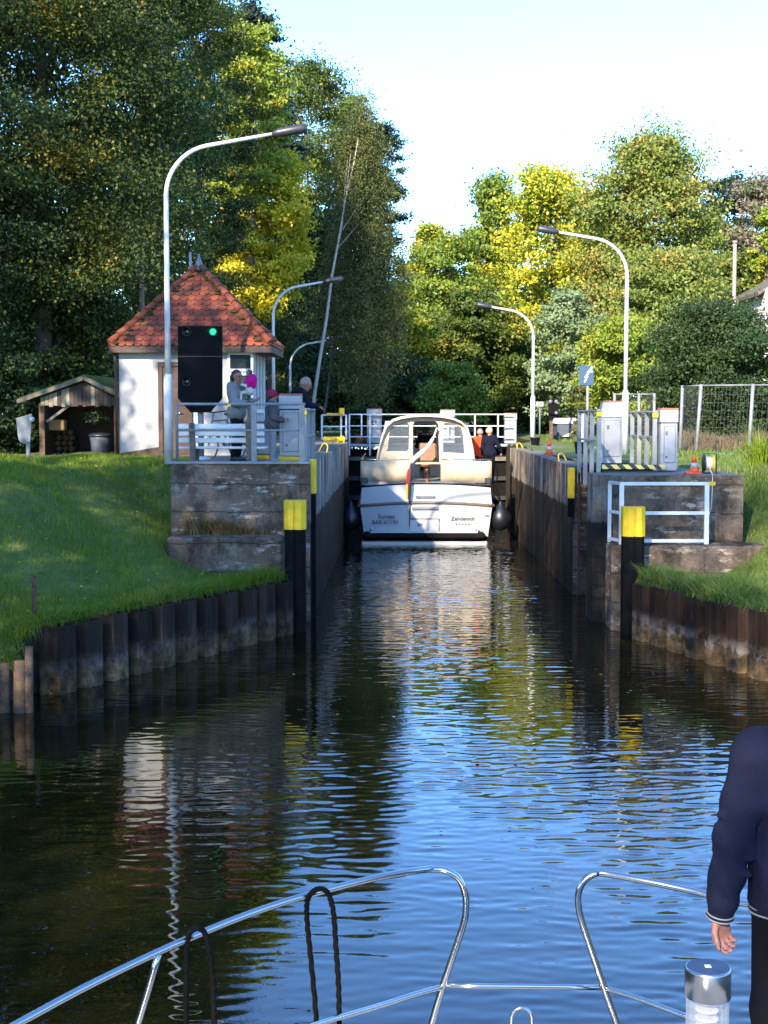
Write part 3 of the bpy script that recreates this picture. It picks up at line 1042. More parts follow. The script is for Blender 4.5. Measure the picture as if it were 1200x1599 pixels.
# corner pilasters and front window
def front_win(px0, px1, y0, y1):
    a, b = at(px0, y1, HY0), at(px1, y0, HY0)
    m = MB()
    f = .055
    m.box(a.x, b.x, HY0 - .04, HY0 - .003, a.z, a.z + f); m.box(a.x, b.x, HY0 - .04, HY0 - .003, b.z - f, b.z)
    m.box(a.x, a.x + f, HY0 - .037, HY0 - .003, a.z + f, b.z - f); m.box(b.x - f, b.x, HY0 - .037, HY0 - .003, a.z + f, b.z - f)
    w_ = m.build('window', MT['white'], hut)
    m = MB(); m.box(a.x + f, b.x - f, HY0 - .018, HY0 - .004, a.z + f, b.z - f); m.build('pane', MT['winglass'], w_)
front_win(356, 396, 550, 580)
front_win(356, 396, 582, 700)
# door with dark frame, partly behind the signal panel
a, b = at(249, 712, HY0), at(300, 572, HY0)
m = MB()
m.box(a.x, a.x + .09, HY0 - .06, HY0 - .003, 2.72, b.z); m.box(b.x - .09, b.x, HY0 - .06, HY0 - .003, 2.72, b.z)
m.box(a.x, b.x, HY0 - .062, HY0 - .003, b.z, b.z + .09)
dr = m.build('door', MT['brown'], hut)
m = MB(); m.box(a.x + .09, b.x - .09, HY0 - .03, HY0 - .004, 2.74, b.z); m.build('door_leaf', MT['brown'], dr)
m = MB(); m.tube([(b.x - .2, HY0 - .07, 3.7), (b.x - .32, HY0 - .07, 3.7)], .012, 8); m.build('handle', MT['steel'], dr)
m = MB()
pl = [at(187, 708, HY0 - .05), at(248, 698, HY0 - .05), at(248, 716, HY0 - .05), at(187, 716, HY0 - .05)]
m.slab(pl, (0, .045, 0)); m.build('base_board', MT['brown'], hut)
# roof
EAVE = 5.10
AP = Vector((-4.38, 31.25, 6.90))
ov = .2
EX0, EX1 = -6.08, -2.68
E = [Vector((EX0, HY0 - ov, EAVE)), Vector((EX1, HY0 - ov, EAVE)), Vector((EX1, HY1 + ov, EAVE)), Vector((EX0, HY1 + ov, EAVE))]
tiles = MB()
for s in range(4):
    A, B = E[s], E[(s + 1) % 4]
    mid = (A + B) / 2
    up = (AP - mid)
    L = up.length
    up.normalize()
    u = (B - A).normalized()
    nrm = u.cross(up).normalized()
    if nrm.z < 0: nrm = -nrm
    rows, ex = 16, L / 16
    half0 = (B - A).length / 2
    for r in range(rows):
        s0 = r * ex
        half = half0 * (1 - s0 / L)
        n = max(1, int(round(2 * half / .17)))
        wd = 2 * half / n
        sh = (r % 2) * .5
        for k in range(-1, n + 1):
            c = -half + (k + .5 + sh) * wd
            if abs(c) > half - wd * .2: continue
            o = mid + u * c + up * (s0 - .03) + nrm * (.055 + random.uniform(-.004, .004))
            top = mid + u * c + up * min(L - .02, s0 + ex * 1.5) + nrm * .022
            hw = min(wd * .485, max(.02, half0 * (1 - (s0 + ex) / L)) + wd * .5 - abs(c) * 0)
            pts = []
            for j in range(7):
                a = math.pi * j / 6
                pts.append(o + u * (-math.cos(a) * hw) + up * (.07 - math.sin(a) * .07))
            pts += [top + u * hw, top - u * hw]
            tiles.slab(pts, nrm * -.018)
roof = tiles.build('roof', MT['tile'], hut)
m = MB()
m.add([E[0] + Vector((0, 0, .012)), E[1] + Vector((0, 0, .012)), E[2] + Vector((0, 0, .012)), E[3] + Vector((0, 0, .012)), AP], [(0, 1, 4), (1, 2, 4), (2, 3, 4), (3, 0, 4), (3, 2, 1, 0)])
m.build('roof_deck', MT['moss'], hut)
m = MB()
for s in range(4):
    a = E[s] + Vector((0, 0, .03)); n = 10
    for k in range(n):
        p0 = a.lerp(AP, k / n) + Vector((0, 0, .05)); p1 = a.lerp(AP, (k + 1.12) / n) + Vector((0, 0, .035))
        m.tube([p0, p1], [.085, .066], 10)
m.build('hip_tiles', MT['tile'], roof)
m = MB()
for s in range(4):
    for k in range(110):
        f_ = random.random() ** .8
        p = E[s].lerp(AP, f_)
        side = random.choice((E[(s + 1) % 4], E[s - 1]))
        q = (side - E[s]).normalized() * random.uniform(.09, .26) * (1 - f_ * .5)
        b_ = (AP - (E[s] + side) / 2)
        p = p + q + Vector((0, 0, .05))
        m.ball(p, random.uniform(.03, .095), 7, 0, .35)
m.build('moss_clumps', MT['moss'], roof)
m = MB(); m.lathe([(.15, -.1), (.11, .0), (.04, .18), (.008, .30)], AP, 12); m.build('roof_finial', MT['signgrey'], roof)
m = MB(); m.tube([AP + Vector((-.22, .2, -.25)), AP + Vector((-.22, .2, .35))], .03, 8); m.build('vent_pipe', MT['galv'], roof)
m = MB()
m.box(EX0 - .02, EX1 + .02, HY0 - ov - .03, HY0 - ov, EAVE - .13, EAVE + .01)
m.box(EX1, EX1 + .03, HY0 - ov, HY1 + ov, EAVE - .13, EAVE + .01)
m.box(EX0 - .03, EX0, HY0 - ov, HY1 + ov, EAVE - .13, EAVE + .01)
m.box(EX0 + .05, EX1 - .05, HY0 - ov + .02, HY1 + ov - .02, EAVE - .12, EAVE - .02)
m.build('gutter', MT['brown'], hut)
m = MB(); m.tube([(HX0 - .08, HY0 - .08, EAVE - .1), (HX0 - .05, HY0 - .07, EAVE - .35), (HX0 - .04, HY0 - .05, 2.8)], .035, 8); m.build('downpipe', MT['brown'], hut)

# ================================================================== WOODSHED
sh = thing('wood_shed', 'open wooden shed with striped gable boards and mossy roof beside the hut', 'shed', (-7.9, 32, 2.6))
YS = 32.0
L_, R_, AP_ = at(30, 626, YS), at(196, 620, YS), at(134, 589, YS)
gl, gr = at(64, 632, YS), at(188, 636, YS)
m = MB()
n = 19
for i in range(n):
    x0 = gl.x + (gr.x - gl.x) * i / n; x1 = gl.x + (gr.x - gl.x) * (i + .92) / n
    def topz(x):
        return AP_.z - .1 - (AP_.x - x) * (AP_.z - L_.z) / (AP_.x - L_.x) if x < AP_.x else AP_.z - .1 - (x - AP_.x) * (AP_.z - R_.z) / (R_.x - AP_.x) * 1.1
    zb = gl.z - .03 + .02 * math.sin(i * 2.3)
    m.slab([(x0, YS, zb), (x1, YS, zb), (x1, YS, max(zb + .05, topz(x1))), (x0, YS, max(zb + .05, topz(x0)))], (0, .025, 0))
m.build('gable_boards', MT['boards'], sh)
for A_ in (L_, R_):
    nm = 'roof'
    m = MB()
    m.slab([(AP_.x, YS - .15, AP_.z), (A_.x, YS - .15, A_.z), (A_.x, YS + 3, A_.z), (AP_.x, YS + 3, AP_.z)], (0, 0, .06)); ro = m.build(nm, MT['greenmoss'], sh)
    m = MB(); m.bar((AP_.x, YS - .17, AP_.z - .02), (A_.x, YS - .17, A_.z - .02), .05, .09); m.build('verge_board', MT['greywood'], ro)
for px in (66, 183):
    p = at(px, 720, YS)
    m = MB(); m.box(p.x - .06, p.x + .06, YS + .03, YS + .15, 2.5, gl.z + .05); m.build('post', MT['stake'] if px < 100 else MT['brown'], sh)
m = MB(); m.bar((at(72, 655, YS).x, YS + .1, 3.5), (at(108, 634, YS).x, YS + .1, gl.z), .06); m.build('brace', MT['greywood'], sh)
m = MB(); m.box(gl.x, gr.x, YS + 2.6, YS + 2.65, 2.5, gl.z + .3); m.box(gl.x - .02, gl.x + .02, YS + .2, YS + 2.6, 2.5, gl.z); m.box(gr.x, gr.x + .03, YS + .2, YS + 2.6, 2.5, gl.z); m.build('rear_boards', MT['brown'], sh)
# things in the shed
def logs(pxa, pxb, z0, nrow, y, lab):
    a, b = at(pxa, 700, y).x, at(pxb, 700, y).x
    t = MB()
    r_ = .07
    for k in range(nrow):
        for i in range(max(1, int((b - a) / (2.1 * r_)))):
            cx = a + r_ + i * 2.1 * r_ + (k % 2) * r_ * .5
            t.tube([(cx, y, z0 + r_ + k * 1.85 * r_), (cx + random.uniform(-.02, .02), y + .4, z0 + r_ + k * 1.85 * r_)], r_ * random.uniform(.8, 1), 7)
    tag(t.build('firewood_stack', MT['firewood']), lab, 'firewood')
logs(76, 118, 2.66, 5, 33.2, 'stack of split firewood on the shed floor')
p = at(90, 672, 32.7)
m = MB(); m.box(p.x - .18, p.x + .18, 32.6, 32.9, p.z, p.z + .25, .02); o = m.build('wooden_crate', MT['basket']); tag(o, 'small brown crate on the firewood inside the shed', 'crate')
p = at(155, 716, 32.1)
t = thing('waste_bin', 'dark grey plastic bin with lid at the shed opening', 'bin', (p.x, 32.25, 2.66))
m = MB(); m.lathe([(.19, 0), (.25, .46), (.25, .5)], (p.x, 32.3, 2.66), 4 * 5); m.build('bin_body', MT['bin'], t)
m = MB(); m.lathe([(.275, .5), (.275, .54), (.2, .58), (.02, .6)], (p.x, 32.3, 2.66), 20); m.build('lid', MT['black'], t)
p = at(150, 655, 32.2)
t = thing('hanging_plant', 'green hanging pot plant under the shed roof', 'plant', (p.x, 32.2, p.z))
m = MB(); m.lathe([(.08, -.12), (.13, .05)], (p.x, 32.2, p.z), 12); m.build('pot', MT['brown'], t)
m = MB(); m.tube([(p.x, 32.2, p.z), (p.x, 32.2, gl.z + .1)], .006, 5); m.build('hanger', MT['black'], t)
m = MB()
for i in range(170):
    a = random.uniform(0, 6.28); r_ = random.uniform(.03, .3)
    c = Vector((p.x + math.cos(a) * r_, 32.2 + math.sin(a) * r_, p.z + .16 - r_ * .5 + random.uniform(-.06, .1)))
    d = Vector((math.cos(a), math.sin(a), random.uniform(-.8, .3))).normalized() * .07
    s_ = d.cross(Vector((0, 0, 1))).normalized() * .028
    m.add([c, c + d * .5 + s_, c + d, c + d * .5 - s_], [(0, 1, 2, 3)])
m.build('plant_leaves', MT['potplant'], t, fix=False)
# grey board on a post at far left
p = at(42, 670, 29.5); q = at(45, 730, 29.5)
t = thing('sign_post', 'back of a grey board on a steel post, leftmost on the grass', 'sign', (q.x, 29.5, q.z))
m = MB(); m.tube([(q.x, 29.5, q.z - .3), (q.x, 29.5, at(45, 648, 29.5).z)], .045, 10); m.build('post', MT['galv'], t)
pts = [at(25, 653, 29.4), at(50, 646, 29.4), at(47, 690, 29.4), at(33, 691, 29.4), at(29, 686, 29.4)]
m = MB(); m.slab(pts, (0, .05, 0)); m.build('sign_board', MT['signgrey'], t)
m = MB(); m.ball(at(50, 655, 29.36), .06, 10); m.build('lamp', MT['refl_white'], t)
# ================================================================== LEFT PLATFORM
YR = 24.86
t = thing('platform_railing', 'grey steel railing along the front of the bench platform', 'railing', (-2.8, YR, DK_L))
xl, xr = at(277, 700, YR).x, at(472, 700, YR).x
zt = at(300, 631, YR).z; zm = at(300, 672, YR).z
m = MB(); m.tube([(xl, YR, DK_L + .05), (xl, YR, zt - .08), (xl + .02, YR, zt - .02), (xl + .09, YR, zt), (xr + .06, YR, zt)], .026, 10); m.build('top_rail', MT['galv'], t)
m = MB(); m.tube([(xl, YR, zm), (xr, YR, zm)], .018, 8); m.build('middle_rail', MT['galv'], t)
for px in (397, 472):
    x = at(px, 700, YR).x
    m = MB(); m.box(x - .045, x + .045, YR - .02, YR + .05, DK_L + .05, zt + .02); m.build('post', MT['galv'], t)
m = MB(); m.box(at(361, 630, YR).x - .06, at(361, 630, YR).x + .0, YR - .045, YR - .028, zt - .05, zt); m.build('yellow_tab', MT['yellow'], t)

t = thing('park_bench', 'white slatted bench seen from behind on the concrete platform', 'bench', (-3.2, 25.4, DK_L))
bx0, bx1 = at(280, 700, 25.5).x, at(414, 700, 25.5).x
for i in range(3):
    z = 3.16 + i * .125
    y = 25.42 - i * .035
    m = MB(); m.box(bx0, bx1, y, y + .035, z, z + .095, .012); m.build('back_slat', MT['white'], t)
for i in range(3):
    m = MB(); m.box(bx0 - .05, bx1 + .02, 25.47 + i * .15, 25.59 + i * .15, 3.05, 3.09, .012); m.build('seat_slat', MT['white'], t)
for px in (301, 389):
    x = at(px, 700, 25.4).x
    m = MB()
    m.slab([(x - .05, 25.42, DK_L), (x - .05, 25.52, DK_L), (x - .05, 25.47, 3.1), (x - .05, 25.36, 3.52), (x - .05, 25.29, 3.52), (x - .05, 25.38, 3.05)], (.1, 0, 0))
    m.box(x - .05, x + .05, 25.5, 25.92, 2.98, 3.045); m.box(x - .05, x + .05, 25.8, 25.9, DK_L, 2.98)
    m.build('leg', MT['greywood'], t)

# signal panel
YP = 27.0
t = thing('traffic_light', 'black signal board with one green light lit above the bench', 'traffic signal', (at(312, 720, YP).x, YP, DK_L))
out = [at(*q, YP) for q in ((278, 509), (347, 509), (347, 622), (328, 644), (298, 644), (278, 622))]
m = MB(); m.slab(out, (0, .10, 0)); m.build('board', MT['panel'], t)
c = at(313, 560, YP)
m = MB(); m.box(out[0].x, out[1].x, YP - .006, YP - .001, at(300, 557, YP).z, at(300, 556, YP).z); m.build('board_seam', MT['black'], t)
for (px, py), on in (((292, 518), 0), ((333, 518), 1), ((292, 596), 0)):
    p = at(px, py, YP)
    m = MB(); m.lathe([(.085, -.002), (.085, -.03), (.07, -.032), (.068, -.012), (.002, -.012)], p, 20, axis='y'); h_ = m.build('lamp_housing', MT['black'], t)
    m = MB(); m.lathe([(.066, -.014), (.05, -.024), (.002, -.030)], p, 20, axis='y'); m.build('lens', MT['greenlamp'] if on else MT['glass_off'], h_)
    # visor
    v = MB()
    for k in range(12):
        a0, a1 = math.pi * k / 12, math.pi * (k + 1) / 12
        v.add([(p.x + .088 * math.cos(a), p.y + yy, p.z + .088 * math.sin(a)) for a, yy in ((a0, -.01), (a1, -.01), (a1, -.12), (a0, -.12))], [(0, 1, 2, 3)], True)
    v.build('visor', MT['black'], h_, fix=False)
x = at(313, 700, YP).x
m = MB(); m.tube([(x, YP + .12, DK_L), (x, YP + .12, out[3].z + .3)], .06, 12); m.build('post', MT['galv'], t)
m = MB(); m.lathe([(.2, 0), (.17, .04), (.07, .07)], (x, YP + .12, DK_L), 14); m.build('foot', MT['lamp_white'], t)

# cabinets
def cabinet(name, label, x, y, wd, dp, z0, h, lid='flat', yellow=False, leds=False, group='tall steel control cabinets by the lock'):
    t = thing(name, label, 'control cabinet', (x, y, z0), group)
    a = z0 + (.09 if yellow else 0.02)
    m = MB(); m.box(x - wd / 2, x + wd / 2, y, y + dp, a, z0 + h * .76, .015); bd = m.build('body', MT['grey_paint'], t)
    m = MB()
    if lid == 'slope':
        zA, zB = z0 + h * .765, z0 + h
        m.add([(x - wd / 2 - .02, y - .02, zA), (x + wd / 2 + .02, y - .02, zA), (x + wd / 2 + .02, y + dp + .02, zA), (x - wd / 2 - .02, y + dp + .02, zA),
               (x - wd / 2 + .05, y + .08, zB), (x + wd / 2, y + .08, zB), (x + wd / 2, y + dp, zB), (x - wd / 2 + .05, y + dp, zB)],
              [(3, 2, 1, 0), (4, 5, 6, 7), (0, 1, 5, 4), (1, 2, 6, 5), (2, 3, 7, 6), (3, 0, 4, 7)])
    else:
        m.box(x - wd / 2 - .012, x + wd / 2 + .012, y - .012, y + dp + .012, z0 + h * .77, z0 + h - .03, .012)
    m.build('hood', MT['grey_paint'], t)
    m = MB(); m.box(x - wd / 2 - .0 + (.05 if lid == 'slope' else 0), x + wd / 2 + .014, y - .014 + (.09 if lid == 'slope' else 0), y + dp + .014, z0 + h - .028 + (.03 if lid == 'slope' else 0), z0 + h + (.03 if lid == 'slope' else 0), .006); m.build('top_plate', MT['lidred'], t)
    f = .06
    m = MB(); m.box(x - wd / 2 + f, x + wd / 2 - f * .6, y - .004, y - .001, z0 + h * .14, z0 + h * .72); m.build('door_seam', MT['seam'], bd)
    m = MB(); m.box(x - wd / 2 + f + .008, x + wd / 2 - f * .6 - .008, y - .014, y - .002, z0 + h * .14 + .008, z0 + h * .72 - .008, .006); d = m.build('door', MT['grey_paint'], t)
    m = MB(); m.box(x - wd * .22, x - wd * .12, y - .03, y - .0145, z0 + h * .58, z0 + h * .64, .004); m.build('handle', MT['seam'], d)
    m = MB(); m.box(x - wd * .22, x - wd * .10, y - .022, y - .0145, z0 + h * .22, z0 + h * .25); m.build('lock_plate', MT['seam'], d)
    if yellow:
        m = MB(); m.box(x - wd / 2 - .03, x + wd / 2 + .02, y - .03, y + dp, z0, z0 + .085, .01); m.build('yellow_base', MT['yellow'], t)
    if leds:
        for dx, dz in ((-.05, 0), (.05, 0), (-.05, -.12)):
            m = MB(); m.box(x + dx - .03, x + dx + .03, y - .022, y - .0145, z0 + h * .6 + dz, z0 + h * .6 + dz + .07); m.build('warning_label', MT['maroon'], d)
    return t
xc = at(454, 700, 26.5).x
cabinet('control_cabinet', 'tall grey cabinet with yellow base next to the child in the maroon hat', xc, 26.4, .40, .38, DK_L, 1.26, yellow=True)
x2 = at(409, 700, 27.4).x
cabinet('control_cabinet', 'low grey cabinet with yellow base standing behind the child', x2, 27.3, .42, .3, DK_L, .74, yellow=True)
cabinet('control_cabinet', 'grey cabinet with sloping hood behind the striped walkway, close to the big lamp', at(955, 700, 29.0).x, 29.0, .44, .42, DK_R + .0, 1.30, lid='slope')
cabinet('control_cabinet', 'grey cabinet at the outer side of the striped walkway, next to the cone', at(1045, 700, 25.9).x, 25.9, .31, .34, DK_R, 1.17)
cabinet('control_cabinet', 'white cabinet with small red labels on the far gate, beside the boat canopy', at(585, 690, 50.3).x, 50.1, .52, .4, 2.62, 1.24, leds=True)
cabinet('control_cabinet', 'white cabinet top showing just above the boat canopy', at(699, 690, 50.3).x, 50.1, .5, .4, 2.62, 1.2)
cabinet('control_cabinet', 'bright white cabinet behind the two people on the boat, right end of the far gate', at(797, 690, 50.3).x, 50.1, .42, .4, 2.60, 1.1)
m = MB(); p = at(393, 718, 26.9)
m.box(p.x - .07, p.x + .07, 26.85, 26.99, DK_L, DK_L + 1.02, .01)
tag(m.build('bollard_post', MT['galv']), 'square grey steel post right behind the woman', 'post')

# left gate railing along the chamber edge
def rail_run(name, label, x, y0, y1, zd, h, nposts, mt, group, cap=None, mid=(.5,)):
    t = thing(name, label, 'railing', (x, y0, zd), group)
    for i in range(nposts):
        y = y0 + (y1 - y0) * i / (nposts - 1)
        m = MB(); m.box(x - .04, x + .04, y - .02, y + .02, zd, zd + h); m.build('post', mt, t)
    m = MB(); m.box(x - .045, x + .045, y0 - .05, y1 + .05, zd + h, zd + h + .04, .01); m.build('top_rail', mt, t)
    for f in mid:
        m = MB(); m.box(x - .02, x + .02, y0, y1, zd + h * f - .02, zd + h * f + .02); m.build('middle_rail', mt, t)
    if cap:
        m = MB(); m.box(x - .05, x + .05, y0 - .06, y0 - .02, zd + h - .08, zd + h - .001); m.build('end_cap', cap, t)
    return t
GR = 'railings of the gate walkways'
rail_run('gate_railing', 'grey railing by the man leaning over the lock', -1.72, 25.9, 28.6, DK_L, .95, 4, MT['railgrey'], GR, MT['yellow'])
rail_run('gate_railing', 'grey railing on the chamber side of the striped walkway', 3.66, 25.75, 28.5, DK_R - .32, 1.42, 4, MT['railgrey'], GR, MT['yellow'], (.62,))
rail_run('gate_railing', 'grey railing on the outer side of the striped walkway', 4.72, 26.0, 28.5, DK_R + .08, 1.0, 4, MT['railgrey'], GR, MT['yellow'], (.55,))
t = thing('gate_walkway', 'dark walkway with yellow and black striped edge between the grey railings', 'walkway', (4.2, 27, DK_R))
m = MB(); m.box(3.72, 4.66, 25.78, 28.55, DK_R + .03, DK_R + .07); m.build('floor_plate', MT['blacksteel'], t)
m = MB(); m.box(3.72, 4.86, 25.70, 25.775, DK_R + .06, DK_R + .14); m.build('striped_edge', MT['hazard'], t)
m = MB(); m.box(3.75, 4.80, 25.80, 25.9, DK_R + .001, DK_R + .03); m.build('bearer', MT['black'], t)

# ---- white tube railing on the right ledge
t = thing('tube_railing', 'white tube railing on the brown ledge behind the yellow topped post', 'railing', (4.6, 23.9, 1.46))
z0, z1, zmid = 1.47, at(1000, 757, 23.95).z, at(1000, 801, 23.95).z
xa, xb = at(971, 800, 23.9).x, at(1104, 800, 23.95).x
m = MB()
m.bar((xa, 23.92, z0), (xa, 23.92, z1), .075, .05); m.build('post', MT['white'], t)
m = MB(); m.bar((xb, 23.97, z0), (xb, 23.97, z1), .075, .05); m.build('post', MT['white'], t)
m = MB(); m.bar((xa - .13, 24.4, z0), (xa - .13, 24.4, z1), .06, .05); m.build('post', MT['white'], t)
for z, nm in ((z1 + .02, 'top_rail'), (zmid, 'middle_rail'), (z0 + .06, 'bottom_rail')):
    m = MB(); m.bar((xa - .03, 23.92, z), (xb + .04, 23.97, z), .05, .055); m.bar((xa, 23.92, z), (xa - .13, 24.42, z), .05, .05); m.build(nm, MT['white'], t)
m = MB(); m.bar((xb + .045, 23.97, z1 + .02), (xb + .14, 23.97, z1 + .02), .06, .06); m.build('yellow_end', MT['yellow'], t)

# ---- cones, reel, buckets
def cone(label, x, y, z, s=1.0, tipped=False):
    t = thing('traffic_cone', label, 'traffic cone', (x, y, z), 'orange traffic cones on the lock side')
    m = MB(); m.box(x - .13 * s, x + .13 * s, y - .13 * s, y + .13 * s, z, z + .03 * s, .01); m.build('base', MT['orange'], t)
    m = MB(); m.lathe([(.10 * s, .03 * s), (.078 * s, .12 * s)], (x, y, z), 18); m.build('cone_body', MT['orange'], t)
    m = MB(); m.lathe([(.0785 * s, .12 * s), (.055 * s, .22 * s)], (x, y, z), 18); m.build('white_band', MT['refl_white'], t)
    m = MB(); m.lathe([(.0555 * s, .22 * s), (.028 * s, .35 * s), (.022 * s, .36 * s)], (x, y, z), 18); m.build('cone_tip', MT['orange'], t)
p = at(1084, 744, 25.0)
cone('orange and white traffic cone beside the cable reel', p.x, 25.0, DK_R + .002, .92)
m = MB(); q = at(1078, 742, 24.85)
m.box(q.x - .10, q.x + .03, 24.75, 24.9, DK_R + .002, DK_R + .05, .01)
tag(m.build('orange_block', MT['orange']), 'small orange block lying in front of the cone', 'block')
p = at(858, 715, 36.5)
cone('smaller orange cone at the far edge of the brown wall', p.x, 36.5, DK_R + .002, 1.0)
p = at(1106, 742, 25.1)
t = thing('cable_reel', 'black and yellow cable reel standing on the wall corner', 'cable reel', (p.x, 25.1, DK_R))
for dx in (-.09, .07):
    m = MB(); m.lathe([(.02, 0), (.155, 0), (.155, .022), (.02, .022)], (p.x + dx, 25.1, DK_R + .19), 24, axis='x'); m.build('reel_disc', MT['black'] if dx < 0 else MT['yellow'], t)
m = MB(); m.lathe([(.115, -.068), (.12, -.03), (.12, .03), (.115, .068)], (p.x, 25.1, DK_R + .19), 20, axis='x'); m.build('wound_cable', MT['hemp'], t)
m = MB(); m.tube([(p.x - .12, 25.0, DK_R + .01), (p.x - .12, 25.0, DK_R + .36), (p.x + .12, 25.0, DK_R + .36), (p.x + .12, 25.0, DK_R + .01)], .012, 8); m.tube([(p.x - .12, 25.22, DK_R + .012), (p.x + .12, 25.22, DK_R + .012)], .012, 8); m.build('frame', MT['black'], t)
m = MB()
m.tube(smooth_path([(p.x - .01, 24.98, DK_R + .12), (p.x - .02, 24.7, DK_R + .03), (p.x - .06, 24.47, DK_R - .06), (p.x - .08, 24.44, 2.1), (p.x - .14, 24.44, 1.8), (p.x - .12, 24.42, 1.5)], 6), .008, 6)
tag(m.build('cable', MT['hemp']), 'pale cable hanging from the reel down to the ledge', 'cable')
def bucket(x, y, z, s, lab):
    m = MB(); m.lathe([(.13 * s, 0), (.17 * s, .28 * s), (.185 * s, .28 * s), (.185 * s, .31 * s), (.15 * s, .31 * s), (.12 * s, .03 * s)], (x, y, z), 16)
    tag(m.build('planter_bucket', MT['black']), lab, 'bucket', 'black buckets on the lock side')
p = at(836, 690, 47.5); bucket(p.x, 47.5, 2.58, 1.0, 'black bucket at the foot of the smaller white lamp')
p = at(908, 705, 38.0); bucket(p.x, 38.0, 2.58, 1.15, 'black bucket carrying a white square post')
t = thing('white_post', 'short white square post rising from a black bucket', 'post', (p.x, 38, 2.85))
m = MB(); m.box(p.x - .09, p.x + .09, 37.93, 38.1, 2.86, 3.68, .01); m.build('shaft', MT['white'], t)
m = MB(); m.box(p.x - .14, p.x + .16, 37.9, 38.12, 2.84, 2.90, .01); m.build('collar', MT['white'], t)
# tall sign post with blue board
p = at(917, 700, 40.0)
t = thing('blue_sign', 'blue square board with white strokes on a thin pole behind the walkway', 'sign', (p.x, 40, 2.56))
m = MB(); m.tube([(p.x, 40, 2.5), (p.x, 40, at(917, 570, 40).z)], .04, 8); m.build('post', MT['galv'], t)
pts = [at(*q, 39.94) for q in ((905, 571), (927, 571), (927, 601), (905, 601))]
m = MB(); m.slab(pts, (0, .03, 0)); sb = m.build('sign_board', MT['bluesign'], t)
m = MB()
a, b = at(914, 590, 39.925), at(925, 573, 39.925); m.bar(a, b, .01, .05)
a, b = at(917, 581, 39.918), at(926, 580, 39.918); m.bar(a, b, .008, .045)
a, b = at(913, 597, 39.918), at(918, 587, 39.918); m.bar(a, b, .008, .045)
m.build('white_strokes', MT['white'], sb)
p = at(843, 690, 58)
t = thing('plate_sign', 'small pale rectangular plate on a thin post in front of dark trees', 'sign', (p.x, 58, 2.6))
m = MB(); m.tube([(p.x, 58, 2.5), (p.x, 58, at(843, 628, 58).z)], .035, 8); m.build('post', MT['signgrey'], t)
a, b = at(837, 635, 57.9), at(849, 627, 57.9); m = MB(); m.box(a.x, b.x, 57.9, 57.93, a.z, b.z); m.build('sign_plate', MT['galv'], t)
p = at(865, 680, 56)
t = thing('traffic_light', 'dark far signal board with two pale lamps before the trees', 'traffic signal', (p.x, 56, 2.6))
a, b = at(857, 662, 56), at(873, 622, 56); m = MB(); m.box(a.x, b.x, 56, 56.1, a.z, b.z); m.build('board', MT['panel'], t)
m = MB(); m.tube([(p.x, 56.05, 2.5), (p.x, 56.05, a.z)], .06, 8); m.build('post', MT['black'], t)
for px, py in ((860, 627), (869, 627), (869, 645)):
    m = MB(); m.lathe([(.08, -.01), (.07, -.05), (.005, -.06)], at(px, py, 55.99), 12, axis='y'); m.build('lens', MT['signgrey'], t)
# picnic shelter / trailer with white roof
t = thing('covered_trailer', 'white topped dark trailer parked on the far grass', 'trailer', (at(888, 680, 54).x, 54, 2.58))
a, b = at(868, 678, 54), at(906, 653, 54)
m = MB(); m.box(a.x + .06, b.x, 54.05, 55.6, 2.78, b.z - .18, .05); m.build('trailer_body', MT['bin'], t)
m = MB(); m.slab([(a.x - .02, 54, b.z - .2), (b.x + .05, 54, b.z - .2), (b.x - .05, 54.2, b.z), (a.x + .12, 54.2, b.z)], (0, 1.4, 0)); m.build('white_top', MT['white'], t)
m = MB(); m.slab([(a.x + .25, 54.02, 2.80), (b.x - .05, 54.02, 2.80), (b.x - .05, 54.02, 3.15), (a.x + .75, 54.02, 3.05)], (0, .02, 0)); m.build('white_tarpaulin', MT['white'], t)
for dx in (.1, .75):
    m = MB(); m.lathe([(.02, 0), (.16, 0), (.16, .12), (.02, .12)], (a.x + dx, 53.95, 2.72), 16, axis='y'); m.build('wheel', MT['black'], t)
for px, lab in ((861, 'yellow marker post at the near corner of the white topped trailer'), (898, 'yellow marker post before the rear half of the white topped trailer')):
    p = at(px, 678, 53.2)
    m = MB(); m.box(p.x - .06, p.x + .06, 53.2, 53.32, 2.58, at(px, 657, 53.2).z)
    tag(m.build('marker_post', MT['stake']), lab, 'post', 'marker posts by the trailer')

# ---- construction fence
def fence(name, label, pts, Y, hz, group):
    # pts: list of (x, y) posts ; hz: (z0,z1)
    t = thing(name, label, 'fence', (pts[0][0], pts[0][1], hz[0]), group)
    for (x, y, dx) in pts:
        m = MB(); m.tube([(x, y, hz[0]), (x + dx, y, hz[1])], .045, 8); m.build('post', MT['galv'], t)
    for (x0, y0, d0), (x1, y1, d1) in zip(pts[:-1], pts[1:]):
        m = MB()
        for i in range(1, 14):
            f = i / 14
            xa, ya = x0 + (x1 - x0) * f, y0 + (y1 - y0) * f
            m.tube([(xa, ya, hz[0] + .15), (xa + d0 + (d1 - d0) * f, ya, hz[1] - .04)], .0026, 4, caps=False)
        for k in range(9):
            z = hz[0] + .15 + (hz[1] - .2 - hz[0]) * k / 8
            g_ = (z - hz[0]) / (hz[1] - hz[0])
            m.tube([(x0 + d0 * g_, y0, z), (x1 + d1 * g_, y1, z)], .0026, 4, caps=False)
        m.build('wire_mesh', MT['wire'], t)
        m = MB()
        m.tube([(x0 + d0, y0, hz[1] - .03), (x1 + d1, y1, hz[1] - .03)], .02, 6); m.build('top_bar', MT['galv'], t)
        m = MB(); m.tube([(x0, y0, hz[0] + .12), (x1, y1, hz[0] + .12)], .02, 6); m.build('bottom_bar', MT['galv'], t)
    return t
P_ = lambda px, py, Y: (at(px, py, Y).x, Y)
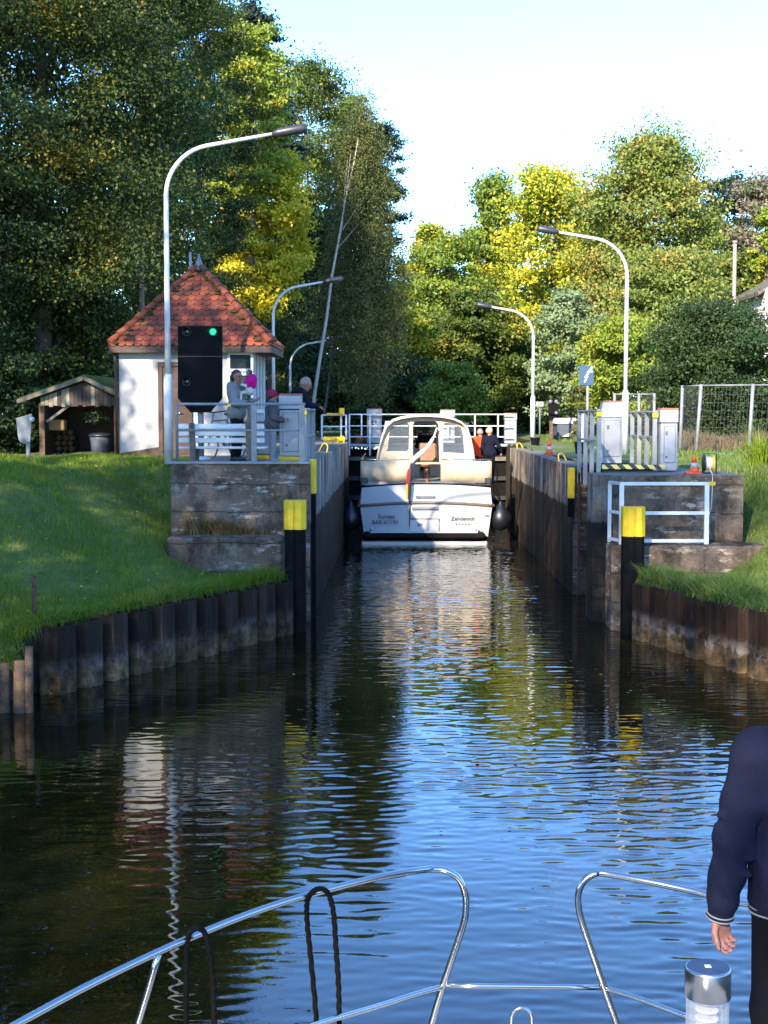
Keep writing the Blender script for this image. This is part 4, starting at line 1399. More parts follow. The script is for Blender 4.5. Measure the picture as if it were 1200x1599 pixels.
def post(px0, px1, Y):
    a = at(px0, 700, Y); b = at(px1, 620, Y)
    return (a.x, Y, b.x - a.x)
z0, z1 = 2.55, at(1100, 600, 36).z
fence('wire_fence', 'grey wire mesh fence with a leaning post below the dark round tree', [post(1062, 1066, 37.5), post(1087, 1095, 36), post(1169, 1176, 35.5), post(1290, 1296, 35)], 36, (z0, z1), 'wire fences')
fence('wire_fence', 'white wire fence seen between the two grey cabinets', [post(960, 960, 43), post(998, 998, 43), post(1022, 1022, 43)], 43, (2.56, at(1000, 614, 43).z), 'wire fences')

# ================================================================== FAR GATE
YG = 50.4
t = thing('lock_gate', 'dark closed lock gate at the far end behind the boat', 'lock gate', (1.0, YG, 0))
m = MB(); m.box(-1.94, 3.89, YG + .05, YG + .4, -1.0, 2.4); m.build('gate_leaf', MT['blacksteel'], t)
for z in (.6, 1.3, 2.0):
    m = MB(); m.box(-1.9, 3.85, YG - .1, YG + .05, z, z + .14); m.build('gate_beam', MT['black'] if z < 2 else MT['greywood'], t)
m = MB(); m.box(-1.94, 3.9, YG - .5, YG + .4, 2.52, 2.6); m.build('walkway', MT['grey_paint'], t)
t = thing('gate_railing', 'long white railing on the far gate, running behind the boat canopy', 'railing', (1, YG - .5, 2.6), GR)
zt_, zb_, zm_ = at(600, 647, YG - .5).z, at(600, 682, YG - .5).z, at(600, 665, YG - .5).z
for px in (546, 565, 578, 640, 700, 742, 778):
    x = at(px, 650, YG - .5).x
    lo = 2.2 if px in (546, 578) else zb_
    m = MB(); m.bar((x, YG - .5, lo), (x, YG - .5, zt_), .05, .04); m.build('post', MT['white'], t)
for z in (zt_, zm_, zb_):
    m = MB(); m.bar((at(546, 650, YG - .5).x, YG - .5, z), (at(800, 650, YG - .5).x, YG - .5, z), .035, .035); m.build('rail', MT['white'], t)
t = thing('gate_railing', 'short white railing with yellow top on the far bank, left of the far gate', 'railing', (at(520, 690, 48).x, 48, 2.8), GR)
zt_, zm_ = at(600, 648, 48).z, at(600, 666, 48).z
for px in (503, 533, 541):
    x = at(px, 650, 48).x
    m = MB(); m.bar((x, 48, 2.8), (x, 48, zt_), .06, .05); m.build('post', MT['white'], t)
for z in (zt_, zm_, 2.86):
    m = MB(); m.bar((at(503, 650, 48).x, 48, z), (at(541, 650, 48).x, 48, z), .045, .045); m.build('rail', MT['white'], t)
m = MB(); m.bar((at(510, 650, 48).x, 47.95, zt_ + .04), (at(533, 650, 48).x, 47.95, zt_ + .04), .06, .05); m.build('yellow_cover', MT['yellow'], t)
p = at(534, 645, 47.8); m = MB(); m.box(p.x - .09, p.x + .09, 47.75, 47.9, p.z - .05, p.z + .17, .01); m.build('yellow_box', MT['yellow'], t)
# yellow hoops and kerbs along the left edge
for i, (px, py, Y) in enumerate(((497, 700, 32), (513, 693, 38), (520, 690, 42))):
    p = at(px, py, Y)
    m = MB(); m.tube(smooth_path([(-1.62, Y, DK_L), (-1.60, Y, DK_L + .16), (-1.70, Y + .1, DK_L + .20), (-1.82, Y + .2, DK_L)], 4), .015, 7)
    tag(m.build('ladder_handle', MT['yellow']), 'yellow tube ladder handle on the bench side edge of the chamber', 'ladder handle', 'yellow ladder handles on the bench side edge')
m = MB(); p = at(522, 684, 45); m.box(p.x - .35, p.x + .35, 45, 45.3, DK_L, DK_L + .14, .03)
tag(m.build('kerb_block', MT['yellow']), 'low yellow kerb block on the far edge of the bench side deck', 'kerb block')
for i, Y in enumerate((31.5, 42.5)):
    m = MB(); m.tube(smooth_path([(3.6, Y, DK_R), (3.58, Y, DK_R + .14), (3.68, Y + .1, DK_R + .17), (3.78, Y + .15, DK_R)], 4), .015, 7)
    tag(m.build('ladder_handle', MT['yellow']), 'yellow tube ladder handle on the cone side edge of the chamber', 'ladder handle', 'yellow ladder handles on the cone side edge')

# ---- bicycle leaning at the hut wall
p = at(350, 712, 28.8)
t = thing('bicycle', 'bicycle parked in front of the hut, half hidden by the woman', 'bicycle', (p.x, 28.8, DK_L - .05))
B0 = Vector((p.x - .02, 28.8, 2.74))
def bp(u, z): return B0 + Vector((u * .45, u * .9, z))
for u in (-.5, .55):
    m = MB(); c = bp(u, .34)
    d_ = Vector((.447, .894, 0))
    m.tube([c + d_ * (.33 * math.cos(a)) + Vector((0, 0, .33 * math.sin(a))) for a in np.linspace(0, 2 * math.pi, 24, endpoint=False)], .018, 6, closed=True); wl = m.build('wheel', MT['black'], t)
    m = MB()
    for k in range(8):
        a = math.pi * k / 8
        m.tube([c + d_ * (.32 * math.cos(a)) + Vector((0, 0, .32 * math.sin(a))), c - d_ * (.32 * math.cos(a)) - Vector((0, 0, .32 * math.sin(a)))], .003, 4, caps=False)
    m.build('spokes', MT['galv'], wl)
m = MB()
for a, b in (((-.5, .34), (-.33, .95)), ((-.38, .8), (.18, .82)), ((-.36, .7), (.05, .3)), ((.05, .3), (.2, .9)), ((.05, .3), (.55, .34)), ((.55, .34), (.18, .8))):
    m.tube([bp(*a), bp(*b)], .018, 7)
m.build('frame', MT['signgrey'], t)
m = MB(); m.tube([bp(-.33, .95) + Vector((-.28, .1, .05)), bp(-.33, .97), bp(-.33, .95) + Vector((.28, -.1, .05))], .014, 7); m.build('handlebar', MT['black'], t)
m = MB(); m.ball(bp(.22, .94), .1, 10, 0, .4); m.build('saddle', MT['black'], t)

# ================================================================== CABIN BOAT IN THE LOCK
BX, BY = 0.80, 40.0
def bz(py): return CAMZ - (py - 645) / 55.0
def bx(px): return BX + (px - 665.5) / 55.0
boat = thing('cabin_cruiser', 'white motor cruiser with cream canvas canopy seen from astern in the lock', 'motor boat', (BX, BY, 0))
# hull loft along Y : half breadth at waterline / rub rail / deck
secs = [(0, 1.72, 1.86, 1.9, 1.12, 1.66), (1.0, 1.78, 1.9, 1.92, 1.13, 1.66), (4, 1.8, 1.92, 1.93, 1.18, 1.70), (7, 1.5, 1.75, 1.8, 1.3, 1.8), (9, .75, 1.05, 1.15, 1.45, 1.9), (10, .04, .06, .08, 1.55, 2.0)]
m = MB()
rings = []
for s, w0, w1, w2, zr, zd in secs:
    cam_ = .10 if s < .5 else 0
    row = []
    for sx in (-1, 1):
        pts = [(w0 * .92, -.5), (w0, 0.05), (w0 * .5 + w1 * .5 + .02, zr * .5), (w1, zr), (w2 * .97 if s < 1.5 else w2, zr + .001), (w2 * .97, zd)]
        row.append([(BX + sx * a, BY + s, z) for a, z in pts])
    rings.append(row[0][::-1] + row[1])
k = len(rings[0])
for r in rings: m.v += r
for i in range(len(rings) - 1):
    for j in range(k - 1):
        m.f.append((i * k + j, i * k + j + 1, (i + 1) * k + j + 1, (i + 1) * k + j)); m.s.append(False); m.m.append(0)
    m.f.append((i * k + k - 1, i * k, (i + 1) * k, (i + 1) * k + k - 1)); m.s.append(False); m.m.append(0)
m.build('hull', MT['gelcoat'], boat)
# transom: lower and upper panels slightly bowed aft
def bow(x): return -.16 * (1 - ((x - BX) / 1.95) ** 2)
def transom(z0, z1, w0, w1, nm, dy0, dy1, mt):
    m = MB(); n = 16
    vs = []
    for i in range(n + 1):
        f = -1 + 2 * i / n
        for z, w_, dy in ((z0, w0, dy0), (z1, w1, dy1)):
            x = BX + f * w_
            vs.append((x, BY + bow(x) + dy, z + (.10 * (1 - f * f) if z == z1 else (.10 * (1 - f * f) if z0 > 1 else 0)) - (.0)))
        for z, w_, dy in ((z1, w1, dy1), (z0, w0, dy0)):
            x = BX + f * w_
            vs.append((x, BY + .02 + dy * 0, z + (.10 * (1 - f * f) if z == z1 else (.10 * (1 - f * f) if z0 > 1 else 0))))
    fs = []
    for i in range(n):
        for j in range(4):
            a, b = i * 4 + j, i * 4 + (j + 1) % 4
            fs.append((a, b, b + 4, a + 4))
    fs += [(0, 3, 2, 1), (n * 4, n * 4 + 1, n * 4 + 2, n * 4 + 3)]
    m.add(vs, fs)
    return m.build(nm, mt, boat)
transom(.20, 1.03, 1.76, 1.87, 'transom_lower', .0, -.03, MT['gelcoat'])
transom(1.08, 1.58, 1.87, 1.83, 'transom_upper', -.02, .03, MT['gelcoat'])
m = MB(); m.tube([(BX + f * 1.90, BY + bow(BX + f * 1.9) - .03, 1.065 + .10 * (1 - f * f)) for f in np.linspace(-1, 1, 21)], .045, 8); m.build('rub_rail', MT['rubrail'], boat)
m = MB(); m.tube([(BX + f * 1.85, BY + bow(BX + f * 1.85) + .04, 1.60 + .10 * (1 - f * f)) for f in np.linspace(-1, 1, 21)], .022, 8); m.build('deck_edge', MT['blacksteel'], boat)
for sx in (-1, 1):
    m = MB(); m.tube([(BX + sx * 1.90, BY, 1.07), (BX + sx * 1.93, BY + 1, 1.09), (BX + sx * 1.95, BY + 4, 1.14), (BX + sx * 1.78, BY + 7, 1.26), (BX + sx * 1.08, BY + 9, 1.42)], .045, 8); m.build('rub_rail', MT['rubrail'], boat)
# bathing platform
m = MB(); m.box(bx(567), bx(757), BY - .62, BY + .02, .16, .34, .06); pf = m.build('bathing_platform', MT['blacksteel'], boat)
m = MB(); m.box(bx(578), bx(745), BY - .6, BY - .02, .335, .37, .012); m.build('platform_deck', MT['gelcoat'], pf)
m = MB(); m.box(bx(565), bx(760), BY - .45, BY - .03, -.12, .10, .03); m.build('hull_skirt', MT['gelcoat'], pf)
for px in (580, 743):
    m = MB(); m.tube([(bx(px), BY - .3, .36), (bx(px), BY - .3, .5)], .025, 8); m.build('cleat', MT['chrome'], pf)
def tb(px0, px1, py0, py1, d, nm, mt, par=boat, bev=.01):
    m = MB(); y = BY + bow(bx((px0 + px1) / 2)) - .035
    m.box(bx(px0), bx(px1), y - d, y, bz(py1), bz(py0), bev); return m.build(nm, mt, par)
tb(649, 679, 773, 777, .03, 'grab_handle', MT['signgrey'])
tb(643, 684, 791, 795, .05, 'step', MT['signgrey'])
bxx = tb(640, 685, 810, 829, .05, 'locker_box', MT['gelcoat'])
tb(639, 686, 808.5, 810.5, .06, 'locker_lid', MT['seam'], bxx)
tb(652, 660, 816, 821, .053, 'locker_mark', MT['signgrey'], bxx, 0)
tb(757, 764, 804, 806, .01, 'exhaust_slot', MT['seam'], boat, 0)
for tx, px, py, sz, nm in (('Europa', 603.5, 809, .168, 'boat_name'), ('BAR-6119', 599.0, 818, .160, 'registration'), ('V', 619.5, 818, .160, 'registration_suffix'), ('Zehdenick', 722.5, 812.0, .160, 'home_port'), ('* * * * *', 722.5, 821.5, .13, 'stars')):
    x = bx(px)
    yaw = math.degrees(math.atan(.32 * (x - BX) / 1.95 ** 2))
    o = text_mesh(nm, tx, sz, MT['text'], Vector((x, BY + bow(x) - .040, bz(py))), boat, 90 - 1.5, yaw * 1.0)
# deck house floor, deck
m = MB(); m.box(BX - 1.75, BX + 1.75, BY + .1, BY + 5.0, 1.60, 1.645); m.build('aft_deck', MT['creamlight'], boat)
# weather cloths and rail
wc0, wc1 = 1.72, 2.33
for a0, a1 in ((563, 641), (688, 768)):
    m = MB(); n = 10
    vs = []
    for i in range(n + 1):
        x = bx(a0 + (a1 - a0) * i / n)
        e = .06 * (1 - ((x - BX) / 1.9) ** 2)
        for z in (wc0 + e, (wc0 + wc1) / 2, wc1 + e * .4):
            vs.append((x, BY + bow(x) + .07 + .015 * math.sin(i * 2.1 + z * 5), z))
        for z in (wc1 + e * .4, (wc0 + wc1) / 2, wc0 + e):
            vs.append((x, BY + bow(x) + .085 + .015 * math.sin(i * 2.1 + z * 5), z))
    fs = []
    for i in range(n):
        for j in range(6):
            a, b = i * 6 + j, i * 6 + (j + 1) % 6
            fs.append((a, b, b + 6, a + 6))
    fs += [tuple(range(5, -1, -1)), tuple(range(n * 6, n * 6 + 6))]
    m.add(vs, fs, True); m.build('weather_cloth', MT['cream'], boat)
for sx in (-1, 1):
    m = MB(); m.slab([(BX + sx * 1.84, BY + .1, wc0), (BX + sx * 1.86, BY + 3.5, wc0), (BX + sx * 1.86, BY + 3.5, wc1), (BX + sx * 1.84, BY + .1, wc1)], (sx * .012, 0, 0)); m.build('weather_cloth', MT['cream'], boat)
m = MB()
ptsr = [(BX - 1.86, BY + 6, wc1 + .05), (BX - 1.87, BY + .1, wc1 + .03)] + [(bx(a), BY + bow(bx(a)) + .078, wc1 + .03 + .02) for a in (575, 600, 620, 640)]
m.tube(ptsr, .016, 8)
ptsr = [(BX + 1.86, BY + 6, wc1 + .05), (BX + 1.87, BY + .1, wc1 + .03)] + [(bx(a), BY + bow(bx(a)) + .078, wc1 + .03 + .02) for a in (757, 735, 710, 690)]
m.tube(ptsr, .016, 8)
m.build('guard_rail', MT['chrome'], boat)
for px in (569, 762):
    m = MB(); m.box(bx(px) - .09, bx(px) + .09, BY + .0, BY + .16, 1.70, 1.86, .02); m.build('fairlead', MT['black'], boat)
# canopy: shell and aft face with three windows
CYA, CYB = BY + .75, BY + 4.3
def cx(px): return BX + (px - 665.5) / 54.0
def cz(py): return CAMZ - (py - 645) / 54.0
arcp = [(588, 724), (592, 702), (598, 680), (604, 666), (614, 657), (628, 652.5), (645, 650), (667, 649), (690, 650.5), (708, 654), (722, 660), (731, 669), (736, 684), (740, 704), (743, 725)]
m = MB(); n = len(arcp)
vs = []
for yy, sc in ((CYA - .05, 1.0), (CYA + .6, 1.02), (CYB - 1, 1.02), (CYB, .97)):
    for px, py in arcp:
        x = BX + (cx(px) - BX) * sc; z = 2.3 + (cz(py) - 2.3) * (sc * .99 if sc < 1 else 1 + (sc - 1) * 1.5)
        vs.append((x, yy, z))
fs = []
for i in range(3):
    for j in range(n - 1):
        # side windows of the shell are left open between the arches low down
        fs.append((i * n + j, i * n + j + 1, (i + 1) * n + j + 1, (i + 1) * n + j))
m.add(vs, fs, True)
cano = m.build('canopy', MT['creamlight'], boat, fix=False)
sol = cano.modifiers.new('cloth_thickness', 'SOLIDIFY'); sol.thickness = .03
holes = [[(606, 700), (603.5, 704.5), (636, 704.5), (639, 702), (640, 664), (637, 660), (616, 663), (609, 672)],
         [(645.5, 722), (645.5, 664), (648, 658), (680, 657.5), (685, 662), (687, 722)],
         [(692.5, 706), (693, 663), (696, 660), (712, 662), (721, 668), (724, 680), (726, 708)]]
outer = [(p[0], p[1]) for p in arcp]
hb = holed(outer[::-1], [h for h in holes], .02, lambda x, z, d: (cx(x), CYA + d + (725 - z) / 54 * .14, cz(z)))
hb.build('aft_panel', MT['cream'], cano)
for i in (0, 2):
    m = MB(); m.slab([(cx(x), CYA + .008 + (725 - z) / 54 * .14, cz(z)) for x, z in holes[i]], (0, .004, 0)); m.build('clear_window', MT['vinyl'], cano)
m = MB()
for px in (642.5, 689.5):
    m.tube([(cx(px), CYA - .01 + (725 - z) / 54 * .14, cz(z)) for z in (652, 670, 690, 724)], .018, 6)
m.tube([(cx(p[0]), CYA - .012 + (725 - p[1]) / 54 * .14, cz(p[1])) for p in arcp], .022, 6)
m.build('canopy_frame', MT['creamlight'], cano)
# zipped-open centre door rolled diagonally
m = MB(); m.tube(smooth_path([(cx(683), CYA - .03, cz(668)), (cx(676), CYA - .06, cz(686)), (cx(664), CYA - .08, cz(702)), (cx(650), CYA - .07, cz(714)), (cx(643), CYA - .05, cz(722))], 5), [.025] * 5 + [.05] * 6 + [.075] * 5 + [.06] * 5, 8); m.build('rolled_door', MT['white'], cano)
m = MB(); m.tube(smooth_path([(cx(692), CYA - .03, cz(724)), (cx(705), CYA - .07, cz(725)), (cx(722), CYA - .08, cz(720)), (cx(738), CYA - .05, cz(719))], 5), [.04] * 5 + [.07] * 6 + [.09] * 5, 8); m.build('folded_cloth', MT['creamlight'], cano)
# windscreen and wheelhouse coaming forward
m = MB(); m.box(BX - 1.4, BX + 1.4, BY + 4.35, BY + 7.2, 1.6, 2.62, .12); m.build('cabin', MT['gelcoat'], boat)
hw = [[(BX - 1.22, 2.72), (BX - .48, 2.72), (BX - .48, 3.32), (BX - 1.10, 3.32)], [(BX - .40, 2.72), (BX + .40, 2.72), (BX + .40, 3.35), (BX - .40, 3.35)], [(BX + .48, 2.72), (BX + 1.22, 2.72), (BX + 1.10, 3.32), (BX + .48, 3.32)]]
hb = holed([(BX - 1.36, 2.6), (BX + 1.36, 2.6), (BX + 1.2, 3.45), (BX - 1.2, 3.45)], hw, .03, lambda x, z, d: (x, BY + 4.5 + d + (3.0 - z) * .3, z)); ws = hb.build('windscreen', MT['gelcoat'], boat)
for h in hw:
    m = MB(); m.slab([(x, BY + 4.51 + (3.0 - z) * .3, z) for x, z in h], (0, .006, 0)); m.build('pane', MT['vinyl'], ws)
# helm seat
m = MB()
sx_ = cx(669)
m.tube([(sx_, BY + 1.6, 1.64), (sx_, BY + 1.6, 2.1)], .05, 10); pd = m.build('helm_seat', MT['tan'], boat)
m = MB(); m.box(sx_ - .28, sx_ + .28, BY + 1.4, BY + 1.9, 2.12, 2.24, .05); m.build('seat_cushion', MT['tan'], pd)
m = MB(); m.box(sx_ - .27, sx_ + .27, BY + 1.34, BY + 1.46, 2.26, 2.82, .07); m.build('seat_back', MT['tan'], pd)
# flag staff with furled flag
m = MB(); m.tube([(bx(640), BY - .22, .5), (bx(639.5), BY - .24, 1.1), (bx(640.5), BY - .26, 2.25)], .018, 8); fsn = m.build('flag_staff', MT['rubrail'], boat)
for mt, d, z0_, z1_ in (('black', 0, 1.15, 2.18), ('red_flag', -.04, 1.5, 2.12), ('gold_flag', -.07, 1.28, 1.72)):
    m = MB(); pp = smooth_path([(bx(640.5) + d, BY - .29, z1_), (bx(640) + d * 1.2, BY - .32, (z0_ + z1_) / 2 + .1), (bx(639) + d * .9, BY - .31, z0_)], 6)
    m.tube(pp, [.02 + .025 * math.sin(math.pi * i / (len(pp) - 1)) for i in range(len(pp))], 7); m.build('flag_fold', MT[mt], fsn)
# fenders
for px, lab in ((547.5, 'round black fender hanging on the boat side nearest the bench wall'), (783, 'round black fender hanging on the boat side nearest the sunlit wall')):
    x, z = bx(px), bz(812)
    t = thing('boat_fender', lab, 'fender', (x, BY + .3, z), 'black ball fenders on the cruiser')
    m = MB(); m.lathe([(.02, -.33), (.17, -.28), (.28, -.12), (.31, .03), (.26, .2), (.14, .36), (.06, .46), (.05, .52), (.01, .53)], (x, BY + .3, z), 20); m.build('ball', MT['fender'], t)
    sgn = -1 if px < 660 else 1
    m = MB(); m.tube([(x, BY + .3, z + .5), (BX + sgn * 1.93, BY + .3, 1.5), (BX + sgn * 1.88, BY + .3, 2.3)], .012, 6); m.build('fender_rope', MT['rope'], t)
m = MB()
m.tube(smooth_path([(BX + 1.88, BY + .4, 2.4), (BX + 2.05, BY + .35, 2.0), (BX + 2.0, BY + .3, 1.6), (BX + 2.12, BY + .3, 1.2), (BX + 1.98, BY + .3, .85)], 6), .02, 7)
tag(m.build('mooring_line', MT['rope']), 'dark mooring line hanging beside the boat at the sunlit wall', 'rope')

# ================================================================== OUR OWN BOAT (foreground)
yt = thing('viewing_boat', 'steel bow railing of the boat the view is taken from', 'motor boat', (0, 5, 1.1))
hp = [(-1.75, -1.0), (-1.75, 2.0), (-1.5, 3.6), (-.8, 4.9), (-.15, 5.65), (.55, 5.7), (1.1, 5.3), (1.9, 4.2), (2.2, 2.4), (2.2, -1.0)]
m = MB(); m.prism(hp, -.3, 1.12); m.build('hull', MT['gelcoat'], yt)
m = MB(); m.prism([(-1.1, -.9), (-1.1, 2.6), (-.6, 3.1), (.95, 3.62), (1.2, 3.4), (1.25, 2.6), (1.25, -.9)], 1.12, 1.98); m.build('cabin_roof', MT['gelcoat'], yt)
def rl(nm, pts, r_=.0135, sub=5):
    P3 = [at(px, py, Y) for px, py, Y in pts]
    m = MB(); m.tube(smooth_path(P3, sub), r_, 12); return m.build(nm, MT['chrome'], yt)
YB = 5.55
rl('top_rail', [(-30, 1628, 4.20), (25, 1600, 4.36), (150, 1533, 4.62), (300, 1463, 4.90), (430, 1413, 5.12), (560, 1377, 5.34), (640, 1361, 5.48), (676, 1357, YB), (700, 1361, YB), (718, 1374, YB), (727, 1397, YB), (728, 1422, YB), (722, 1450, YB), (691, 1542, YB), (674, 1600, YB), (664, 1640, YB)])
rl('top_rail', [(1230, 1407, 5.15), (1165, 1411, 5.25), (1090, 1393, 5.38), (1000, 1374, 5.48), (945, 1364, YB), (928, 1365, YB), (912, 1376, YB), (904, 1394, YB), (904, 1416, YB), (911, 1445, YB), (943, 1540, YB), (964, 1600, YB), (976, 1640, YB)])
rl('middle_rail', [(692, 1539, YB), (820, 1540.5, YB), (944, 1542, YB)], .011, 2)
rl('middle_rail', [(691, 1541, YB), (650, 1552, 5.45), (590, 1571, 5.3), (500, 1598, 5.05), (440, 1620, 4.85)], .011)
rl('middle_rail', [(946, 1543, YB), (1000, 1560, 5.45), (1072, 1587, 5.3), (1150, 1612, 5.1)], .011)
rl('stanchion', [(248, 1489, 4.80), (232, 1545, 4.80), (214, 1604, 4.80), (204, 1640, 4.80)], .012, 2)
rl('bow_eye', [(799, 1640, 5.62), (799, 1600, 5.62), (800, 1586, 5.62), (806, 1577, 5.62), (815, 1574, 5.62), (824, 1577, 5.62), (830, 1586, 5.62), (831, 1600, 5.62), (831, 1640, 5.62)], .007)
# ropes hung over the rail
def rope(pts, lab):
    P3 = [at(px, py, Y) for px, py, Y in pts]
    path = smooth_path(P3, 22)
    m = MB(); m.tube(path, .0098, 12, lobes=.30)
    tag(m.build('mooring_rope', MT['rope']), lab, 'rope', 'black ropes hung over the bow rail')
rope([(292, 1660, 4.88), (291, 1600, 4.88), (291, 1540, 4.88), (292, 1480, 4.88), (296, 1458, 4.86), (306, 1450, 4.84), (317, 1453, 4.86), (324, 1470, 4.86), (331, 1510, 4.86), (334, 1560, 4.86), (335, 1600, 4.86), (336, 1660, 4.86)],
     'black twisted rope over the rail, next to the slanted stanchion')
rope([(494, 1660, 5.22), (494, 1590, 5.22), (486, 1500, 5.22), (480, 1440, 5.22), (480, 1408, 5.20), (488, 1393, 5.17), (501, 1388, 5.17), (513, 1396, 5.18), (521, 1425, 5.18), (525, 1480, 5.18), (529, 1540, 5.18), (530, 1600, 5.18), (531, 1660, 5.18)],
     'black twisted rope over the rail, nearer the pulpit opening')
# solar lantern
YL = 3.4
c = at(1106, 1512, YL)
t = thing('solar_lantern', 'cylindrical solar lantern with steel collar and ribbed clear body', 'lantern', (c.x, YL, 1.98))
r_ = .0555
m = MB(); m.lathe([(r_ - .004, -.002), (r_ - .004, .0035), (.002, .0036)], c, 40)
m.s = [False] * len(m.s); m.build('solar_cell', MT['solar'], t)
m = MB(); m.lathe([(r_ - .0035, -.001), (r_ - .0035, .004), (r_, .003), (r_ + .001, -.002), (r_ + .001, -.069), (r_ - .002, -.071)], c, 48); m.build('steel_collar', MT['steel'], t)
m = MB(); m.box(c.x - .008, c.x + .008, c.y - .006, c.y + .010, c.z + .003, c.z + .006, .001); m.build('switch', MT['refl_white'], t)
m = MB()
prof = []
vs, fs = [], []
for i, z in enumerate((-.071, -.2, c.z * 0 - .365)):
    for k in range(72):
        a = 2 * math.pi * k / 72
        rr = (r_ - .004) * (1 + .022 * (1 if k % 4 < 2 else -1))
        vs.append((c.x + rr * math.cos(a), c.y + rr * math.sin(a), c.z + z))
for i in range(2):
    for k in range(72):
        fs.append((i * 72 + k, i * 72 + (k + 1) % 72, (i + 1) * 72 + (k + 1) % 72, (i + 1) * 72 + k))
m.add(vs, fs, False); m.build('clear_body', MT['clearplastic'], t)
m = MB()
for i in range(13):
    m.lathe([(.024, -.078 - i * .022), (.029, -.080 - i * .022), (.029, -.083 - i * .022), (.024, -.085 - i * .022)], c, 20)
m.build('inner_rings', MT['refl_white'], t)
# ================================================================== PEOPLE
def lerp3(a, b, f): return tuple(a[i] + (b[i] - a[i]) * f for i in range(3))

def hand_caps(w, d, n, curl=.5, s=1.0, left=True):
    """palm from wrist w along d, palm side faces n; five fingers of unequal length, thumb leaving the side"""
    d = Vector(d).normalized(); n = Vector(n); n = (n - d * n.dot(d)).normalized()
    sdir = d.cross(n) * (1 if left else -1)
    w = Vector(w)
    c = []
    pl = .088 * s
    for o, r_ in ((-.030, .0125), (-.010, .0135), (.010, .0135), (.028, .0125)):
        c.append((w + sdir * o * .55 * s, w + d * pl + sdir * o * s, .0165 * s, r_ * s, .012 * s))
    fl = [.072, .084, .078, .060]
    for i, o in enumerate((.031, .0105, -.0105, -.030)):
        p = w + d * pl + sdir * o * s
        dirn = d.copy()
        L = fl[i] * s
        cu = curl * (1 + .18 * i)
        for q, fr in enumerate((.45, .31, .24)):
            ang = cu * (.7 + .55 * q)
            ax = dirn * math.cos(ang) + n * math.sin(ang)
            e = p + ax * L * fr
            c.append((p, e, (.0088 - .0008 * q) * s, (.0082 - .0009 * q) * s, .004 * s))
            nn = (n * math.cos(ang) - dirn * math.sin(ang))
            dirn, n_ = ax, nn
            p = e
            n = n  # palm normal stays for the next finger
            cu = cu * 1.0
            dirn = ax
            # local palm normal turns with the finger
            n_loc = nn
            n = n if q == 2 else n
    t0 = w + d * .022 * s + sdir * .024 * s
    t1 = t0 + (d * .72 + sdir * .55 + n * .42).normalized() * .042 * s
    t2 = t1 + (d * .9 + sdir * .12 + n * .42).normalized() * .032 * s
    t3 = t2 + (d * .95 - sdir * .05 + n * .3).normalized() * .024 * s
    c += [(t0, t1, .0135 * s, .0115 * s, .010 * s), (t1, t2, .0105 * s, .0095 * s, .004 * s), (t2, t3, .0095 * s, .0078 * s, .004 * s)]
    return c

J0 = dict(head=(0, .02, 1.62), neck=(0, -.01, 1.47), chest=(0, 0, 1.27), waist=(0, 0, 1.08), pelvis=(0, 0, .94),
          shL=(-.185, -.01, 1.41), shR=(.185, -.01, 1.41), elL=(-.235, -.03, 1.12), elR=(.235, -.03, 1.12),
          wrL=(-.25, .05, .88), wrR=(.25, .05, .88), hpL=(-.09, 0, .92), hpR=(.09, 0, .92),
          knL=(-.10, .02, .50), knR=(.10, .02, .50), anL=(-.10, -.03, .085), anR=(.10, -.03, .085))

